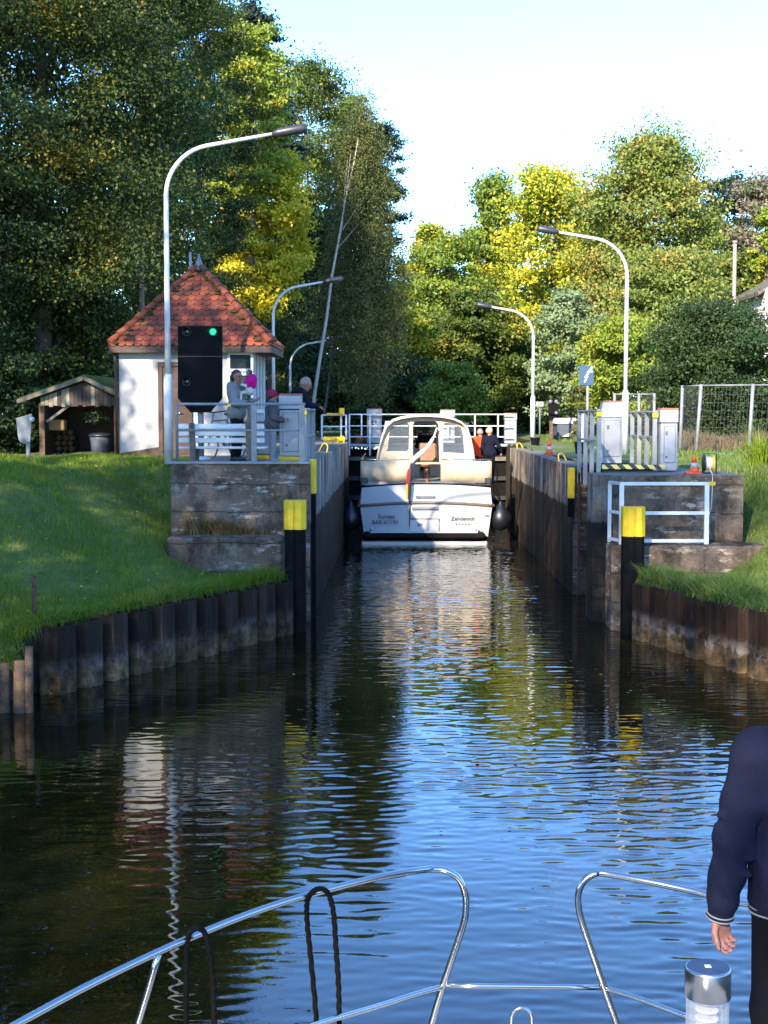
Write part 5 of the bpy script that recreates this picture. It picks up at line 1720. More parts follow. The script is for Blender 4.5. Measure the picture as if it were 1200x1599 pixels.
def human(name, label, pos, heading, H, J=None, look=(0, 1, 0), jacket=None, trousers=None, shoes=None, hair=None, h=.011,
          hands=((0, 0, -1), (0, 0, -1)), palms=((1, 0, 0), (-1, 0, 0)), curl=(.5, .5), glasses=False, hat=None, bulk=1.0, group=None, loose=.0, face=True):
    s = H / 1.75
    j = dict(J0); j.update(J or {})
    j = {k: Vector(v) * s for k, v in j.items()}
    T = Matrix.Translation(pos) @ Matrix.Rotation(heading, 4, 'Z')
    root = thing(name, label, 'person', pos, group)
    lk = Vector(look).normalized()
    up = Vector((0, 0, 1)); up = (up - lk * up.dot(lk)).normalized()
    sd_ = lk.cross(up)
    hd = j['head']
    def hp_(f, u, r): return hd + lk * f * s + up * u * s + sd_ * r * s
    b = bulk
    body = []
    K = .03 * s
    # head
    body += [(hp_(-.012, .028, 0), hp_(-.02, .03, 0), .092 * s, .09 * s, .02 * s), (hp_(.03, .02, 0), hp_(.035, .0, 0), .072 * s, .07 * s, .02 * s), (hp_(.03, -.03, 0), hp_(.052, -.085, 0), .060 * s, .034 * s, .03 * s),
             (hp_(-.01, -.03, 0), hp_(.02, -.06, 0), .065 * s, .055 * s, .03 * s)]
    if face:
        body += [(hp_(.098, .012, 0), hp_(.118, -.022, 0), .010 * s, .0135 * s, .010 * s), (hp_(.092, .034, -.03), hp_(.092, .034, .03), .012 * s, .012 * s, .012 * s),
                 (hp_(.088, -.060, -.014), hp_(.088, -.060, .014), .010 * s, .010 * s, .008 * s)]
        for q in (-1, 1):
            body += [(hp_(-.01, .018, q * .088), hp_(-.012, -.018, q * .084), .016 * s, .011 * s, .006 * s)]
    body += [(hp_(-.02, -.05, 0), j['neck'], .056 * s, .060 * s, K), (j['neck'], lerp3(j['neck'], j['chest'], .3), .062 * s, .08 * s, K)]
    tor = [(j['shL'] * .85 + j['neck'] * .15, j['shR'] * .85 + j['neck'] * .15, .068 * s * b, .068 * s * b), (j['chest'] + Vector((-.075 * s * b, 0, 0)), j['chest'] + Vector((.075 * s * b, 0, 0)), .105 * s * b, .105 * s * b),
           (lerp3(j['shL'], j['chest'], .4), lerp3(j['shR'], j['chest'], .4), .09 * s * b, .09 * s * b),
           (j['waist'] + Vector((-.065 * s * b, 0, 0)), j['waist'] + Vector((.065 * s * b, 0, 0)), .098 * s * b, .098 * s * b), (j['pelvis'] + Vector((-.075 * s * b, 0, 0)), j['pelvis'] + Vector((.075 * s * b, 0, 0)), .10 * s * b, .10 * s * b),
           (j['chest'], j['waist'], .11 * s * b, .105 * s * b), (j['waist'], j['pelvis'], .105 * s * b, .11 * s * b)]
    body += [t + (.05 * s,) for t in tor]
    for S_, q, i in (('L', -1, 0), ('R', 1, 1)):
        sh_, el_, wr_ = j['sh' + S_], j['el' + S_], j['wr' + S_]
        body += [(sh_, el_, .052 * s * b, .040 * s * b, .03 * s), (el_, wr_, .040 * s * b, .026 * s, .02 * s)]
        body += hand_caps(wr_, hands[i], palms[i], curl[i], s, S_ == 'L')
        hp2, kn, an = j['hp' + S_], j['kn' + S_], j['an' + S_]
        body += [(hp2, kn, .080 * s * b, .052 * s, .04 * s), (kn, lerp3(kn, an, .35), .050 * s, .052 * s, .03 * s), (lerp3(kn, an, .35), an, .052 * s, .034 * s, .03 * s),
                 (an + Vector((0, -.02, -.04)) * s, an + Vector((q * .015, .15, -.055)) * s, .034 * s, .028 * s, .03 * s)]
    flesh('body', body, h, MT['skin'], root, K, T=T)
    g_ = .016 * s + loose
    if jacket:
        cp = [(t[0], t[1], t[2] + g_, t[3] + g_, .05 * s) for t in tor]
        for S_ in 'LR':
            sh_, el_, wr_ = j['sh' + S_], j['el' + S_], j['wr' + S_]
            cp += [(sh_, el_, .056 * s * b + g_, .046 * s * b + g_, .04 * s), (el_, lerp3(el_, wr_, .94), .045 * s * b + g_, .030 * s + g_, .025 * s)]
        cp += [(j['pelvis'] + Vector((-.07, 0, .0)) * s, j['pelvis'] + Vector((.07, 0, .0)) * s, .115 * s * b + g_, .115 * s * b + g_, .05 * s),
               (j['neck'] + Vector((0, 0, -.045)) * s, j['neck'] + Vector((0, 0, -.005)) * s, .085 * s, .070 * s, .03 * s)]
        flesh('jacket', cp, h * .9, MT[jacket], root, .03 * s, T=T, disp=lambda X, Y, Z: .007 * s * np.sin(40 * Z / s + 8 * np.sin(13 * X / s + 9 * Y / s)) * np.sin(5 * X / s + 3 * Z / s + 1))
    if trousers:
        cp = [(j['pelvis'] + Vector((-.07, 0, -.02)) * s, j['pelvis'] + Vector((.07, 0, -.02)) * s, .108 * s * b, .108 * s * b, .04 * s)]
        for S_ in 'LR':
            hp2, kn, an = j['hp' + S_], j['kn' + S_], j['an' + S_]
            cp += [(hp2, kn, .088 * s * b, .064 * s, .05 * s), (kn, an, .064 * s, .055 * s, .03 * s)]
        flesh('trousers', cp, h, MT[trousers], root, .03 * s, T=T)
    if shoes:
        for S_, q in (('L', -1), ('R', 1)):
            an = j['an' + S_]
            cp = [(an + Vector((0, -.035, -.045)) * s, an + Vector((q * .02, .16, -.05)) * s, .044 * s, .036 * s, .03 * s), (an, an + Vector((0, .02, -.03)) * s, .046 * s, .05 * s, .03 * s)]
            flesh('shoe', cp, h, MT[shoes], root, .03 * s, mask=None, T=T)
    if face:
        for q in (-1, 1):
            V, Q = surfnet([(hp_(.093, .012, q * .031), hp_(.094, .012, q * .031), .0115 * s, .0115 * s)], .0045)
            V = V @ np.array(T.to_3x3()).T + np.array(T.translation)
            link('eye', raw_mesh('eye', V, Q, [MT['hair_dark']], smooth=True), root)
        flesh('mouth', [(hp_(.096, -.052, -.020), hp_(.100, -.051, 0), .006 * s, .008 * s), (hp_(.100, -.051, 0), hp_(.096, -.052, .020), .008 * s, .006 * s)], .004, MT['lip'], root, .004, T=T)
    if hair:
        mt, kind = hair
        hc = [(hp_(-.030, .050, 0), hp_(-.02, .058, 0), .092 * s, .088 * s, .02 * s), (hp_(-.05, .01, -.03), hp_(-.05, .01, .03), .078 * s, .078 * s, .03 * s)]
        if kind != 'short':
            hc += [(hp_(-.06, -.02, -.03), hp_(-.06, -.05, .03), .062 * s, .062 * s, .03 * s)]
        if kind == 'bun':
            hc += [(hp_(-.12, .03, 0), hp_(-.13, .02, 0), .04 * s, .035 * s, .015 * s)]
        if kind == 'long':
            hc += [(hp_(-.06, -.02, -.05), hp_(-.05, -.17, -.05), .05 * s, .045 * s, .03 * s), (hp_(-.06, -.02, .05), hp_(-.05, -.17, .05), .05 * s, .045 * s, .03 * s)]
        flesh('hair', hc, h * .8, MT[mt], root, .02, T=T)
    if hat:
        mt, kind = hat
        hc = [(hp_(-.02, .065, 0), hp_(-.03, .075, 0), .104 * s, .10 * s, .03 * s), (hp_(.015, .045, -.02), hp_(.015, .045, .02), .088 * s, .088 * s, .03 * s), (hp_(-.06, .05, -.02), hp_(-.07, .05, .02), .088 * s, .085 * s, .03 * s)]
        flesh('hat', hc, h * .8, MT[mt], root, .02, T=T)
    if glasses:
        m = MB()
        for q in (-1, 1):
            c = hp_(.112, .014, q * .032)
            ring = [T @ (c + sd_ * (.025 * s * math.cos(a)) + up * (.018 * s * math.sin(a))) for a in np.linspace(0, 6.283, 14, endpoint=False)]
            m.tube(ring, .0035, 6, closed=True)
            m.tube([T @ hp_(.110, .018, q * .058), T @ hp_(-.005, .018, q * .092)], .003, 5)
        m.tube([T @ hp_(.116, .018, -.008), T @ hp_(.116, .018, .008)], .003, 5)
        m.build('glasses', MT['black'], root)
    return root, T, j

# woman with toddler on her arm (heading: she faces right and towards the canal, head turned to the camera)
wp = at(372, 700, 26.5)
human('person', 'person in a grey rain jacket and glasses behind the bench, carrying a toddler', (wp.x - .02, 26.5, DK_L), R(-110), 1.70,
      dict(elR=(.25, .08, 1.12), wrR=(.12, .28, 1.10), elL=(-.25, .05, 1.12), wrL=(-.08, .30, 1.16), knL=(-.10, .03, .5)),
      look=(.35, .93, -.06), jacket='jacket_grey', trousers='trouser_black', shoes='black', hair=('hair_dark', 'bun'), hands=((-.5, .7, .1), (.8, .4, 0)), palms=((0, 0, 1), (0, 0, 1)), curl=(.5, .5), glasses=True, bulk=1.06, loose=.012)
human('person', 'toddler in magenta top and pale trousers carried on a grown up arm', (wp.x + .24, 26.42, DK_L + .88), R(80), .80,
      dict(hpL=(-.10, 0, .92), hpR=(.10, 0, .92), knL=(-.16, .32, .86), knR=(.18, .32, .86), anL=(-.2, .34, .50), anR=(.22, .34, .5), elL=(-.25, .1, 1.15), elR=(.25, .1, 1.15), wrL=(-.2, .3, 1.2), wrR=(.2, .3, 1.2), head=(0, .03, 1.68)),
      look=(-.5, .8, 0), jacket='offwhite', trousers='offwhite', shoes='offwhite', hair=('hair_dark', 'short'), h=.009, bulk=1.35, hands=((0, 1, 0), (0, 1, 0)))
tod = bpy.context.scene.objects['person.001']
TT = Matrix.Translation(tod.location) @ Matrix.Rotation(R(80), 4, 'Z')
flesh('hood', [((-.07, -.02, .62), (.07, -.02, .62), .085, .085), ((0, -.05, .66), (0, -.03, .55), .09, .10), ((-.06, .02, .56), (.06, .02, .56), .085, .085)], .009, MT['magenta'], tod, .03, T=TT)
wom = bpy.context.scene.objects['person']
TT = Matrix.Translation(wom.location) @ Matrix.Rotation(R(-110), 4, 'Z')
flesh('hood', [((-.09, -.05, 1.41), (.09, -.05, 1.41), .06, .06), ((-.05, -.10, 1.42), (.05, -.10, 1.42), .07, .07), ((0, -.12, 1.36), (0, -.13, 1.28), .08, .05)], .01, MT['jacket_grey'], wom, .03, T=TT)
cp_ = at(427, 700, 26.0)
human('person', 'child in a maroon beanie and dark jacket standing sideways beside the grey cabinet', (cp_.x - .02, 26.0, DK_L), R(-82), 1.30,
      dict(elL=(-.24, .05, 1.10), wrL=(-.16, .28, 1.04), elR=(.24, .05, 1.1), wrR=(.16, .26, 1.02), knL=(-.09, .05, .5), anL=(-.09, .02, .085), head=(0, .03, 1.63)),
      look=(0, 1, -.08), jacket='jacket_slate', trousers='trouser_grey', shoes='trouser_grey', hat=('maroon', 'beanie'), hair=('hair_dark', 'short'), bulk=1.22, hands=((0, 1, .1), (0, 1, 0)), loose=.012)
kp = at(424, 683, 25.9)
mp = at(478, 700, 27.35)
human('person', 'person in dark navy sweater leaning over the grey railing behind the cabinet', (-2.12, 27.3, DK_L), R(-82), 1.76,
      dict(head=(0, .34, 1.44), neck=(0, .24, 1.34), chest=(0, .14, 1.20), waist=(0, .04, 1.06), shL=(-.19, .22, 1.30), shR=(.19, .22, 1.30), elL=(-.24, .36, 1.05), elR=(.24, .36, 1.05), wrL=(-.12, .58, 1.02), wrR=(.12, .56, 1.02)),
      look=(0, .93, -.38), jacket='navy_dark', trousers='jeans', shoes='black', hair=('hair_grey', 'short'), hands=((.3, .9, -.3), (-.3, .9, -.3)), palms=((0, 0, -1), (0, 0, -1)))
# on the boat side deck
human('person', 'person in a red orange life vest with grey hair at the side of the boat', (at(750, 700, 42.9).x, 42.9, 1.62), R(10), 1.60, None, look=(.2, 1, 0), jacket='redcloth', trousers='trouser_black', shoes='black', hair=('hair_grey', 'short'))
human('person', 'fair haired person in a dark top standing at the outer edge of the boat', (at(765, 700, 42.0).x, 42.0, 1.62), R(-25), 1.66, dict(elR=(.3, .03, 1.14), wrR=(.34, .16, .95)), look=(.3, 1, 0), jacket='navy_dark', trousers='trouser_black', shoes='black', hair=('hair_blond', 'short'), bulk=1.08)
human('person', 'helmsman in dark clothes inside the boat canopy, behind the tan seat', (cx(667), BY + 3.2, 1.64), R(0), 1.62, dict(elL=(-.27, .12, 1.12), elR=(.27, .12, 1.12), wrL=(-.2, .36, 1.1), wrR=(.2, .36, 1.1)), jacket='navy_dark', trousers='trouser_black', shoes='black', hair=('hair_dark', 'short'))

# foreground man, seen from behind, left arm hanging
MX, MY, MZ = 1.45, 4.92, 1.055
root, T, j = human('person', 'person in navy sweater and dark jeans seen from behind at the right edge', (MX, MY, MZ), R(4), 1.80,
      dict(shL=(-.200, -.015, 1.41), elL=(-.262, -.02, 1.125), wrL=(-.288, .03, .840), shR=(.2, -.01, 1.41), knL=(-.11, .02, .5), anL=(-.12, -.02, .085), hpL=(-.095, 0, .92)),
      look=(.3, .95, -.1), trousers='jeans', shoes='black', hair=('hair_grey', 'short'), h=.0075, hands=((.08, .10, -1), (0, .1, -1)), palms=((.45, -.85, 0), (-1, 0, 0)), curl=(1.0, .5), bulk=1.02)
s = 1.80 / 1.75
b = 1.02
def JV(k): return j[k]
cp = [(JV('shL') * .85 + JV('neck') * .15, JV('shR') * .85 + JV('neck') * .15, .085 * s, .085 * s, .06), (JV('chest') + Vector((-.085, 0, 0)), JV('chest') + Vector((.085, 0, 0)), .125, .125, .05),
      (Vector(lerp3(JV('shL'), JV('chest'), .4)), Vector(lerp3(JV('shR'), JV('chest'), .4)), .105, .105, .05), (JV('waist') + Vector((-.085, 0, 0)), JV('waist') + Vector((.085, 0, 0)), .122, .122, .05),
      (JV('waist') + Vector((-.085, 0, -.1)), JV('waist') + Vector((.085, 0, -.1)), .122, .122, .04), (JV('waist') + Vector((-.085, 0, -.185)), JV('waist') + Vector((.085, 0, -.185)), .116, .116, .02), (JV('waist') + Vector((-.085, 0, -.30)), JV('waist') + Vector((.085, 0, -.30)), .108, .108, .02),
      (JV('neck') + Vector((0, 0, -.05)), JV('neck') + Vector((0, 0, 0)), .09, .07, .03)]
for S_ in 'LR':
    sh_, el_, wr_ = JV('sh' + S_), JV('el' + S_), JV('wr' + S_)
    cp += [(sh_, lerp3(sh_, el_, .6), .073, .068, .04), (lerp3(sh_, el_, .6), el_, .068, .064, .03), (el_, lerp3(el_, wr_, .5), .064, .060, .03), (lerp3(el_, wr_, .5), lerp3(el_, wr_, .82), .060, .055, .03), (lerp3(el_, wr_, .82), lerp3(el_, wr_, .95), .055, .047, .015)]
zc = JV('waist').z - .235
# folds: a few shallow ridges across the elbow and waist
for S_ in 'LR':
    el_ = JV('el' + S_)
    for k in range(5):
        dz = (.085 - .045 * k)
        cp += [(el_ + Vector((-.055, -.02 + .008 * k, dz)), el_ + Vector((.05, -.035, dz - .03 + .012 * (k % 2))), .016, .012, .022)]
for k in range(4):
    zz = JV('waist').z - .05 - .035 * k
    cp += [((-.17 + .01 * k, -.06, zz), (.02 + .03 * k, -.112, zz + .02 - .015 * (k % 2)), .016, .010, .02)]
def wrinkles(X, Y, Z):
    a = np.sin(34 * Z + 9 * np.sin(7 * X + 2) + 7 * Y) * np.exp(-((Z - JV('elL').z) / .16) ** 2) * (np.abs(X) > .19)
    b_ = np.sin(26 * Z + 14 * X + 5 * np.sin(11 * X)) * np.exp(-((Z - 1.0) / .16) ** 2) * (np.abs(X) < .22)
    d_ = np.sin(20 * (Z + np.abs(X)) + 6 * np.sin(9 * Z)) * np.exp(-((Z - 1.36) / .12) ** 2)
    e_ = np.sin(48 * Z + 6 * np.sin(20 * X)) * np.exp(-((Z - .95) / .07) ** 2) * (np.abs(X) > .2)
    return .0032 * a + .0025 * b_ + .0012 * d_ + .0028 * e_
flesh('sweater', cp, .006, MT['navy'], root, .03, disp=wrinkles, mask=lambda X, Y, Z: np.where(np.abs(X) < .225, zc - Z, -1), T=T)
# striped hem and cuff trims
m = MB()
for k, (dz, mt) in enumerate(((0.004, 0), (0.014, 1), (0.022, 0))):
    ring = []
    for a in np.linspace(0, 2 * math.pi, 48, endpoint=False):
        cxn = math.copysign(abs(math.cos(a)) ** .8, math.cos(a)); syn = math.sin(a)
        ring.append(T @ Vector((cxn * .199, syn * .1135, zc + dz)))
    m.tube(ring, .0036, 6, closed=True, mi=mt)
m.build('hem_trim', [MT['galv'], MT['navy']], root)
el_, wr_ = JV('elL'), JV('wrL')
ax = (wr_ - el_).normalized(); u = ax.cross(Vector((0, 1, 0))).normalized(); v = ax.cross(u)
m = MB()
for f, mt in ((.985, 0), (1.012, 1), (1.035, 0)):
    c_ = el_ + (wr_ - el_) * (f + .02)
    m.tube([T @ (c_ + u * (.047 * math.cos(a)) + v * (.046 * math.sin(a))) for a in np.linspace(0, 2 * math.pi, 32, endpoint=False)], .0032, 6, closed=True, mi=mt)
m.build('cuff_trim', [MT['galv'], MT['navy']], root)
m = MB()
m.slab([T @ Vector(p) for p in ((-.155, -.098, .86), (-.045, -.118, .86), (-.045, -.116, .74), (-.10, -.112, .71), (-.15, -.10, .74))], (0, -.006, 0)); m.build('back_pocket', MT['jeans'], root)

# ================================================================== TREES
def leaves_mesh(name, C, Nn, size, mat, seed, aspect=.62, droop=0.0):
    r = np.random.default_rng(seed)
    n = len(C)
    A = r.normal(size=(n, 3)); A[:, 2] -= droop
    A -= Nn * np.sum(A * Nn, 1, keepdims=True)
    A /= np.linalg.norm(A, axis=1, keepdims=True) + 1e-9
    B = np.cross(Nn, A)
    L = (size * r.uniform(.65, 1.35, n))[:, None]
    V = np.stack([C - A * L * .5, C + B * L * aspect * .5 + A * L * .05, C + A * L * .5, C - B * L * aspect * .5 + A * L * .05], 1).reshape(-1, 3)
    Q = np.arange(4 * n).reshape(-1, 4)
    return raw_mesh(name, V, Q, [mat])

def crown_profile(shape, t):
    if shape == 'cone': return np.clip(1.04 - t, 0.02, 1) ** .7
    if shape == 'tall': return np.clip(np.sin(np.pi * np.clip(t * .86 + .12, 0, 1)), 0, 1) ** .55
    if shape == 'egg': return np.clip(np.sin(np.pi * np.clip(t * .93 + .05, 0, 1) ** .8), 0, 1) ** .55
    return np.sqrt(np.clip(1 - ((t - .46) / .56) ** 2, 0, 1))

SEED = [100]
def foliage(r, cen, n, sig, size, mat, seed, zmin, flat=.55, droop=0.0, axis=None, dens=1.0):
    """leaf cloud: tufts that reach outwards from the axis of the crown, thinning to their tips"""
    ncl = len(cen)
    w_ = sig ** 2; w_ = w_ / w_.sum()
    ci = r.choice(ncl, n, p=w_)
    o = cen - axis; o[:, 2] = np.abs(o[:, 2]) * .15
    o /= np.linalg.norm(o, axis=1, keepdims=True) + 1e-6
    o[:, 2] += r.uniform(-.25, .45, ncl)
    o /= np.linalg.norm(o, axis=1, keepdims=True)
    d = r.normal(size=(n, 3)) * np.array([.52, .52, .52 * flat])
    al = np.abs(r.normal(size=n)) * .75 - .25
    P = cen[ci] + (d + o[ci] * al[:, None]) * sig[ci][:, None]
    if droop:
        P[:, 2] -= r.uniform(0, 1, n) ** 1.2 * droop
    Nn = r.normal(size=(n, 3)) * .7 + np.array([0, 0, .5]) + o[ci] * .35
    Nn /= np.linalg.norm(Nn, axis=1, keepdims=True)
    keep = P[:, 2] > zmin
    return leaves_mesh('crown', P[keep], Nn[keep], size, mat, seed, .62 if not droop else .45, droop * .6)

SEED = [100]
def tree(label, px, top, bot, hw, Y, leaf, size, n, shape='round', name='tree', cat='tree', ncl=70, zg=2.6, trunk=.16, bark='bark', group=None, lean=0.0, flat=.55, cs=.26, droop=0.0, tpx=None, nlimb=14, fill=1.0):
    SEED[0] += 1
    r = np.random.default_rng(SEED[0])
    k = Y / F
    cxw = at(px, 645, Y).x
    z0, z1 = at(px, bot, Y).z, at(px, top, Y).z
    rad = hw * k
    H = z1 - z0
    ncl = int(ncl * 2.2)
    n = int(n * 2.4 * fill)
    size *= .84
    if Y < 51 and name == 'tree':
        size *= .76; n = int(n * 1.45)
    t = thing(name, label, cat, (cxw, Y, zg), group)
    tt = r.beta(1.1, 1.0, ncl)
    th = r.uniform(0, 2 * np.pi, ncl)
    rf = r.uniform(0, 1, ncl) ** .45
    ph = r.uniform(0, 6.28, 3)
    lump = 1.05 + .16 * np.sin(2 * th + ph[0] + 5 * tt) + .12 * np.sin(3 * th + ph[1] - 9 * tt)
    sig = rad * cs * r.uniform(.55, 1.3, ncl)
    Rr = np.maximum(crown_profile(shape, tt) * rad * lump - sig * .30, .03)
    off = lean * rad * (tt - .5) * 2
    Cc = np.stack([cxw + off + Rr * rf * np.cos(th), Y + Rr * rf * np.sin(th) * .9, z0 + (.02 + .95 * tt) * H], 1)
    axis = np.stack([cxw + off, np.full(ncl, Y), Cc[:, 2] - .3 * rad], 1)
    link('crown', foliage(r, Cc.copy(), n, sig, size, LF[leaf], SEED[0], zg + .05, flat, droop, axis), t)
    m = MB()
    bx_ = cxw if tpx is None else at(tpx, 645, Y).x
    tp = Vector((cxw + lean * rad * .7, Y, z0 + H * .82))
    bs = Vector((bx_, Y, zg - .3))
    path = [bs.lerp(tp, f) + Vector((math.sin(f * 5 + ph[2]) * .03 * (tp - bs).length * .12, math.cos(f * 4 + ph[1]) * .05, 0)) for f in np.linspace(0, 1, 9)]
    m.tube(path, [trunk * (1.15 - .95 * f) for f in np.linspace(0, 1, 9)], 9)
    for i in r.choice(ncl, min(nlimb, ncl), replace=False):
        f = np.clip((Cc[i][2] - bs.z) / max(.5, tp.z - bs.z) * .75, .15, .92)
        p = path[min(8, int(f * 8))]
        e = Vector(Cc[i])
        md = p.lerp(e, .5) + Vector((0, 0, .12 * (e - p).length))
        r0 = trunk * (1.1 - .95 * f) * .45
        m.tube([p, md, e], [r0, r0 * .65, r0 * .2], 6)
    m.build('trunk', MT[bark], t, fix=False)
    return t

GL, GM, GRR = 'trees behind the hut', 'trees beyond the far gate', 'trees behind the wire fence'
# left bank
tree('large dark green tree with a few orange yellow branches filling the upper left corner', 70, -330, 520, 215, 37, 'dark', .15, 62000, 'tall', ncl=150, trunk=.28, group=GL, cs=.26)
tree('dark tree at the very left edge reaching the top of the picture', -90, -420, 600, 150, 34, 'deep', .15, 30000, 'tall', ncl=90, trunk=.25, group=GL)
tree('tall green tree rising behind the nearest lamp arm and the roof', 232, -220, 520, 118, 43, 'mid', .15, 40000, 'tall', ncl=110, trunk=.2, group=GL, tpx=223)
tree('dark green tree between the lamp post and the yellow lit crown', 312, -40, 520, 74, 50, 'dark', .16, 24000, 'tall', ncl=80, group=GL)
tree('sunlit yellow green crown touching the sky above the lamp head', 395, 42, 340, 66, 57, 'lime', .19, 15000, 'egg', ncl=60, group=GL)
tree('dark blue green pine whose branch tips stand against the sky above the lamp', 395, 8, 330, 62, 72, 'conifer', .24, 12000, 'egg', ncl=55, group=GL, flat=.25)
tree('bright yellow young tree right of the red roof', 418, 236, 505, 64, 58, 'yellow', .19, 15000, 'egg', ncl=60, group=GL, lean=.35, trunk=.1, zg=2.7)
tree('green tree with yellowish top in the middle of the left tree line', 482, 92, 560, 88, 84, 'mid', .2, 26000, 'tall', ncl=80, group=GL)
tree('olive tree top at the right end of the left tree line', 545, 142, 480, 66, 90, 'olive', .2, 14000, 'egg', ncl=60, group=GL)
tree('dark narrow tree behind the leaning birch', 598, 185, 650, 44, 92, 'conifer', .22, 15000, 'tall', ncl=60, group=GL)
tree('dark evergreen filling the gap behind the two left lamps', 500, 330, 660, 85, 80, 'deep', .2, 22000, 'tall', ncl=80, group=GL)
tree('leaning birch with pale bent trunk and hanging olive foliage', 568, 150, 590, 58, 52, 'birch', .11, 36000, 'egg', name='birch_tree', ncl=130, trunk=.05, bark='bark', group=None, droop=1.5, cs=.22, tpx=496, nlimb=10)
# visible pale leaning trunk of the birch
bt = [o for o in bpy.data.objects if o.name == 'birch_tree'][0]
m = MB()
pts = [at(492, 612, 50.95), at(500, 560, 50.95), at(510, 500, 50.95), at(519, 430, 50.95), at(531, 365, 50.95), at(540, 310, 50.95), at(553, 255, 50.95), at(560, 215, 50.95)]
m.tube([Vector((pts[0].x - .25, 50.95, 2.4))] + pts, [.075, .068, .062, .055, .048, .038, .030, .022, .010], 9)
for a, b_ in (((531, 365), (575, 300)), ((519, 430), (540, 330)), ((540, 310), (548, 240)), ((526, 390), (560, 350)), ((536, 330), (543, 250))):
    m.tube([at(*a, 50.95), at(*lerp3((a[0], a[1], 0), (b_[0], b_[1], 0), .5)[:2], 51.0), at(*b_, 51.1)], [.020, .013, .006], 6)
m.build('leaning_stem', MT['bark_pale'], bt)
tree('dark leafy bush above the gate railings left of the boat', 535, 555, 668, 66, 64, 'deep', .17, 12000, name='bush', cat='bush', ncl=40, trunk=.05, group=GL)
tree('dark bush at the foot of the birch', 470, 520, 690, 60, 66, 'deep', .18, 10000, name='bush', cat='bush', ncl=40, trunk=.05, group=GL)
tree('sunlit low tree seen between the shed roof and the hut', 150, 500, 640, 42, 40, 'green', .13, 7000, name='bush', cat='bush', ncl=34, trunk=.06, group=GL)
tree('dark bush beside the grey board at the left edge', 10, 560, 735, 62, 34, 'deep', .13, 11000, name='bush', cat='bush', ncl=40, trunk=.06, group=GL)
tree('dark low branches behind the wood shed', 95, 430, 660, 95, 38, 'dark', .14, 16000, name='bush', cat='bush', ncl=55, trunk=.08, group=GL)
tree('dark foliage between the hut roof and the second lamp', 400, 450, 690, 70, 61, 'dark', .15, 12000, name='bush', cat='bush', ncl=45, trunk=.06, group=GL)
# timber pole behind the hut
p = at(223, 640, 38)
m = MB(); m.tube([(p.x, 38, 2.5), (p.x, 38, at(223, 360, 38).z)], .085, 10)
tag(m.build('timber_pole', MT['timber_pole']), 'bare brown pole rising behind the left slope of the roof', 'pole')
# centre
tree('yellow crown just right of the birch, touching the sky', 668, 350, 590, 56, 88, 'yellow2', .26, 9000, 'egg', ncl=45, group=GM)
tree('low yellow branches left of the green trees in the middle', 618, 440, 600, 50, 70, 'yellow2', .21, 9000, 'round', ncl=36, group=GM)
tree('fresh green tree with yellow specks in the middle behind the boat', 702, 372, 650, 78, 78, 'green', .23, 15000, 'tall', ncl=65, group=GM)
tree('green pointed tree between the two yellow crowns', 768, 276, 600, 66, 90, 'green', .26, 17000, 'cone', ncl=70, group=GM)
tree('shaded green tree behind the far right lamp head', 745, 455, 655, 62, 70, 'mid', .21, 13000, 'round', ncl=60, group=GM)
tree('sunlit leafy bush directly above the boat canopy on the right', 712, 570, 664, 46, 63, 'green', .18, 6500, name='bush', cat='bush', ncl=36, trunk=.05, group=GM)
tree('dark bush directly above the boat canopy on the left', 620, 555, 668, 58, 66, 'deep', .18, 9000, name='bush', cat='bush', ncl=40, trunk=.05, group=GM)
tree('dark undergrowth between the sunlit bush and the white lamp', 795, 520, 680, 55, 72, 'deep', .2, 11000, name='bush', cat='bush', ncl=46, trunk=.05, group=GM)
tree('large bright yellow tree behind the lamp heads on the right', 858, 262, 620, 88, 80, 'yellow2', .25, 20000, 'egg', ncl=85, group=GM, trunk=.2)
tree('green tree beside the large bright yellow one', 915, 300, 620, 68, 84, 'green', .25, 12000, 'tall', ncl=55, group=GM)
# right
tree('tallest olive brown tree on the right, thin at the top', 1012, 216, 600, 116, 74, 'olive', .23, 34000, 'egg', ncl=120, group=GRR, trunk=.25, cs=.24)
tree('grey green feathery tree left of the big right lamp', 888, 462, 650, 54, 62, 'silver', .19, 11000, 'round', ncl=55, group=GRR)
tree('pale green rounded tree just behind the big right lamp', 1035, 400, 610, 88, 61, 'olive', .18, 18000, 'round', ncl=75, group=GRR)
tree('dark conifer top between the olive tree and the brownish crown', 1132, 276, 560, 52, 88, 'conifer', .26, 10000, 'egg', ncl=45, group=GRR)
tree('brownish grey crown at the right edge', 1200, 258, 600, 72, 76, 'pink', .24, 15000, 'egg', ncl=60, group=GRR)
tree('small yellow tree at the right edge above the white house', 1196, 330, 470, 26, 66, 'lime', .19, 4500, 'egg', ncl=30, group=GRR)
tree('dark round tree standing behind the leaning fence post', 1122, 482, 698, 106, 45, 'deep', .15, 30000, 'round', ncl=95, group=GRR, trunk=.16, tpx=1131, cs=.25)
tree('bright yellow green bush between the blue sign and the dark round tree', 975, 500, 668, 66, 53, 'lime', .16, 13000, name='bush', cat='bush', ncl=55, trunk=.05, group=GRR)
tree('thin brown green shrub below the blue sign', 907, 600, 690, 14, 46, 'birch', .12, 1500, name='bush', cat='bush', ncl=18, trunk=.03, group=GRR)
tree('dark tree foot behind the white topped trailer', 880, 560, 690, 60, 74, 'deep', .2, 10000, name='bush', cat='bush', ncl=46, trunk=.06, group=GRR)
tree('autumn bush at the right edge behind the fence', 1205, 560, 700, 42, 47, 'olive', .15, 7000, name='bush', cat='bush', ncl=36, trunk=.05, group=GRR)
tree('green tree behind the pale pole on the right', 1150, 400, 600, 55, 68, 'mid', .2, 10000, 'round', ncl=50, group=GRR)
p = at(1146, 500, 56)
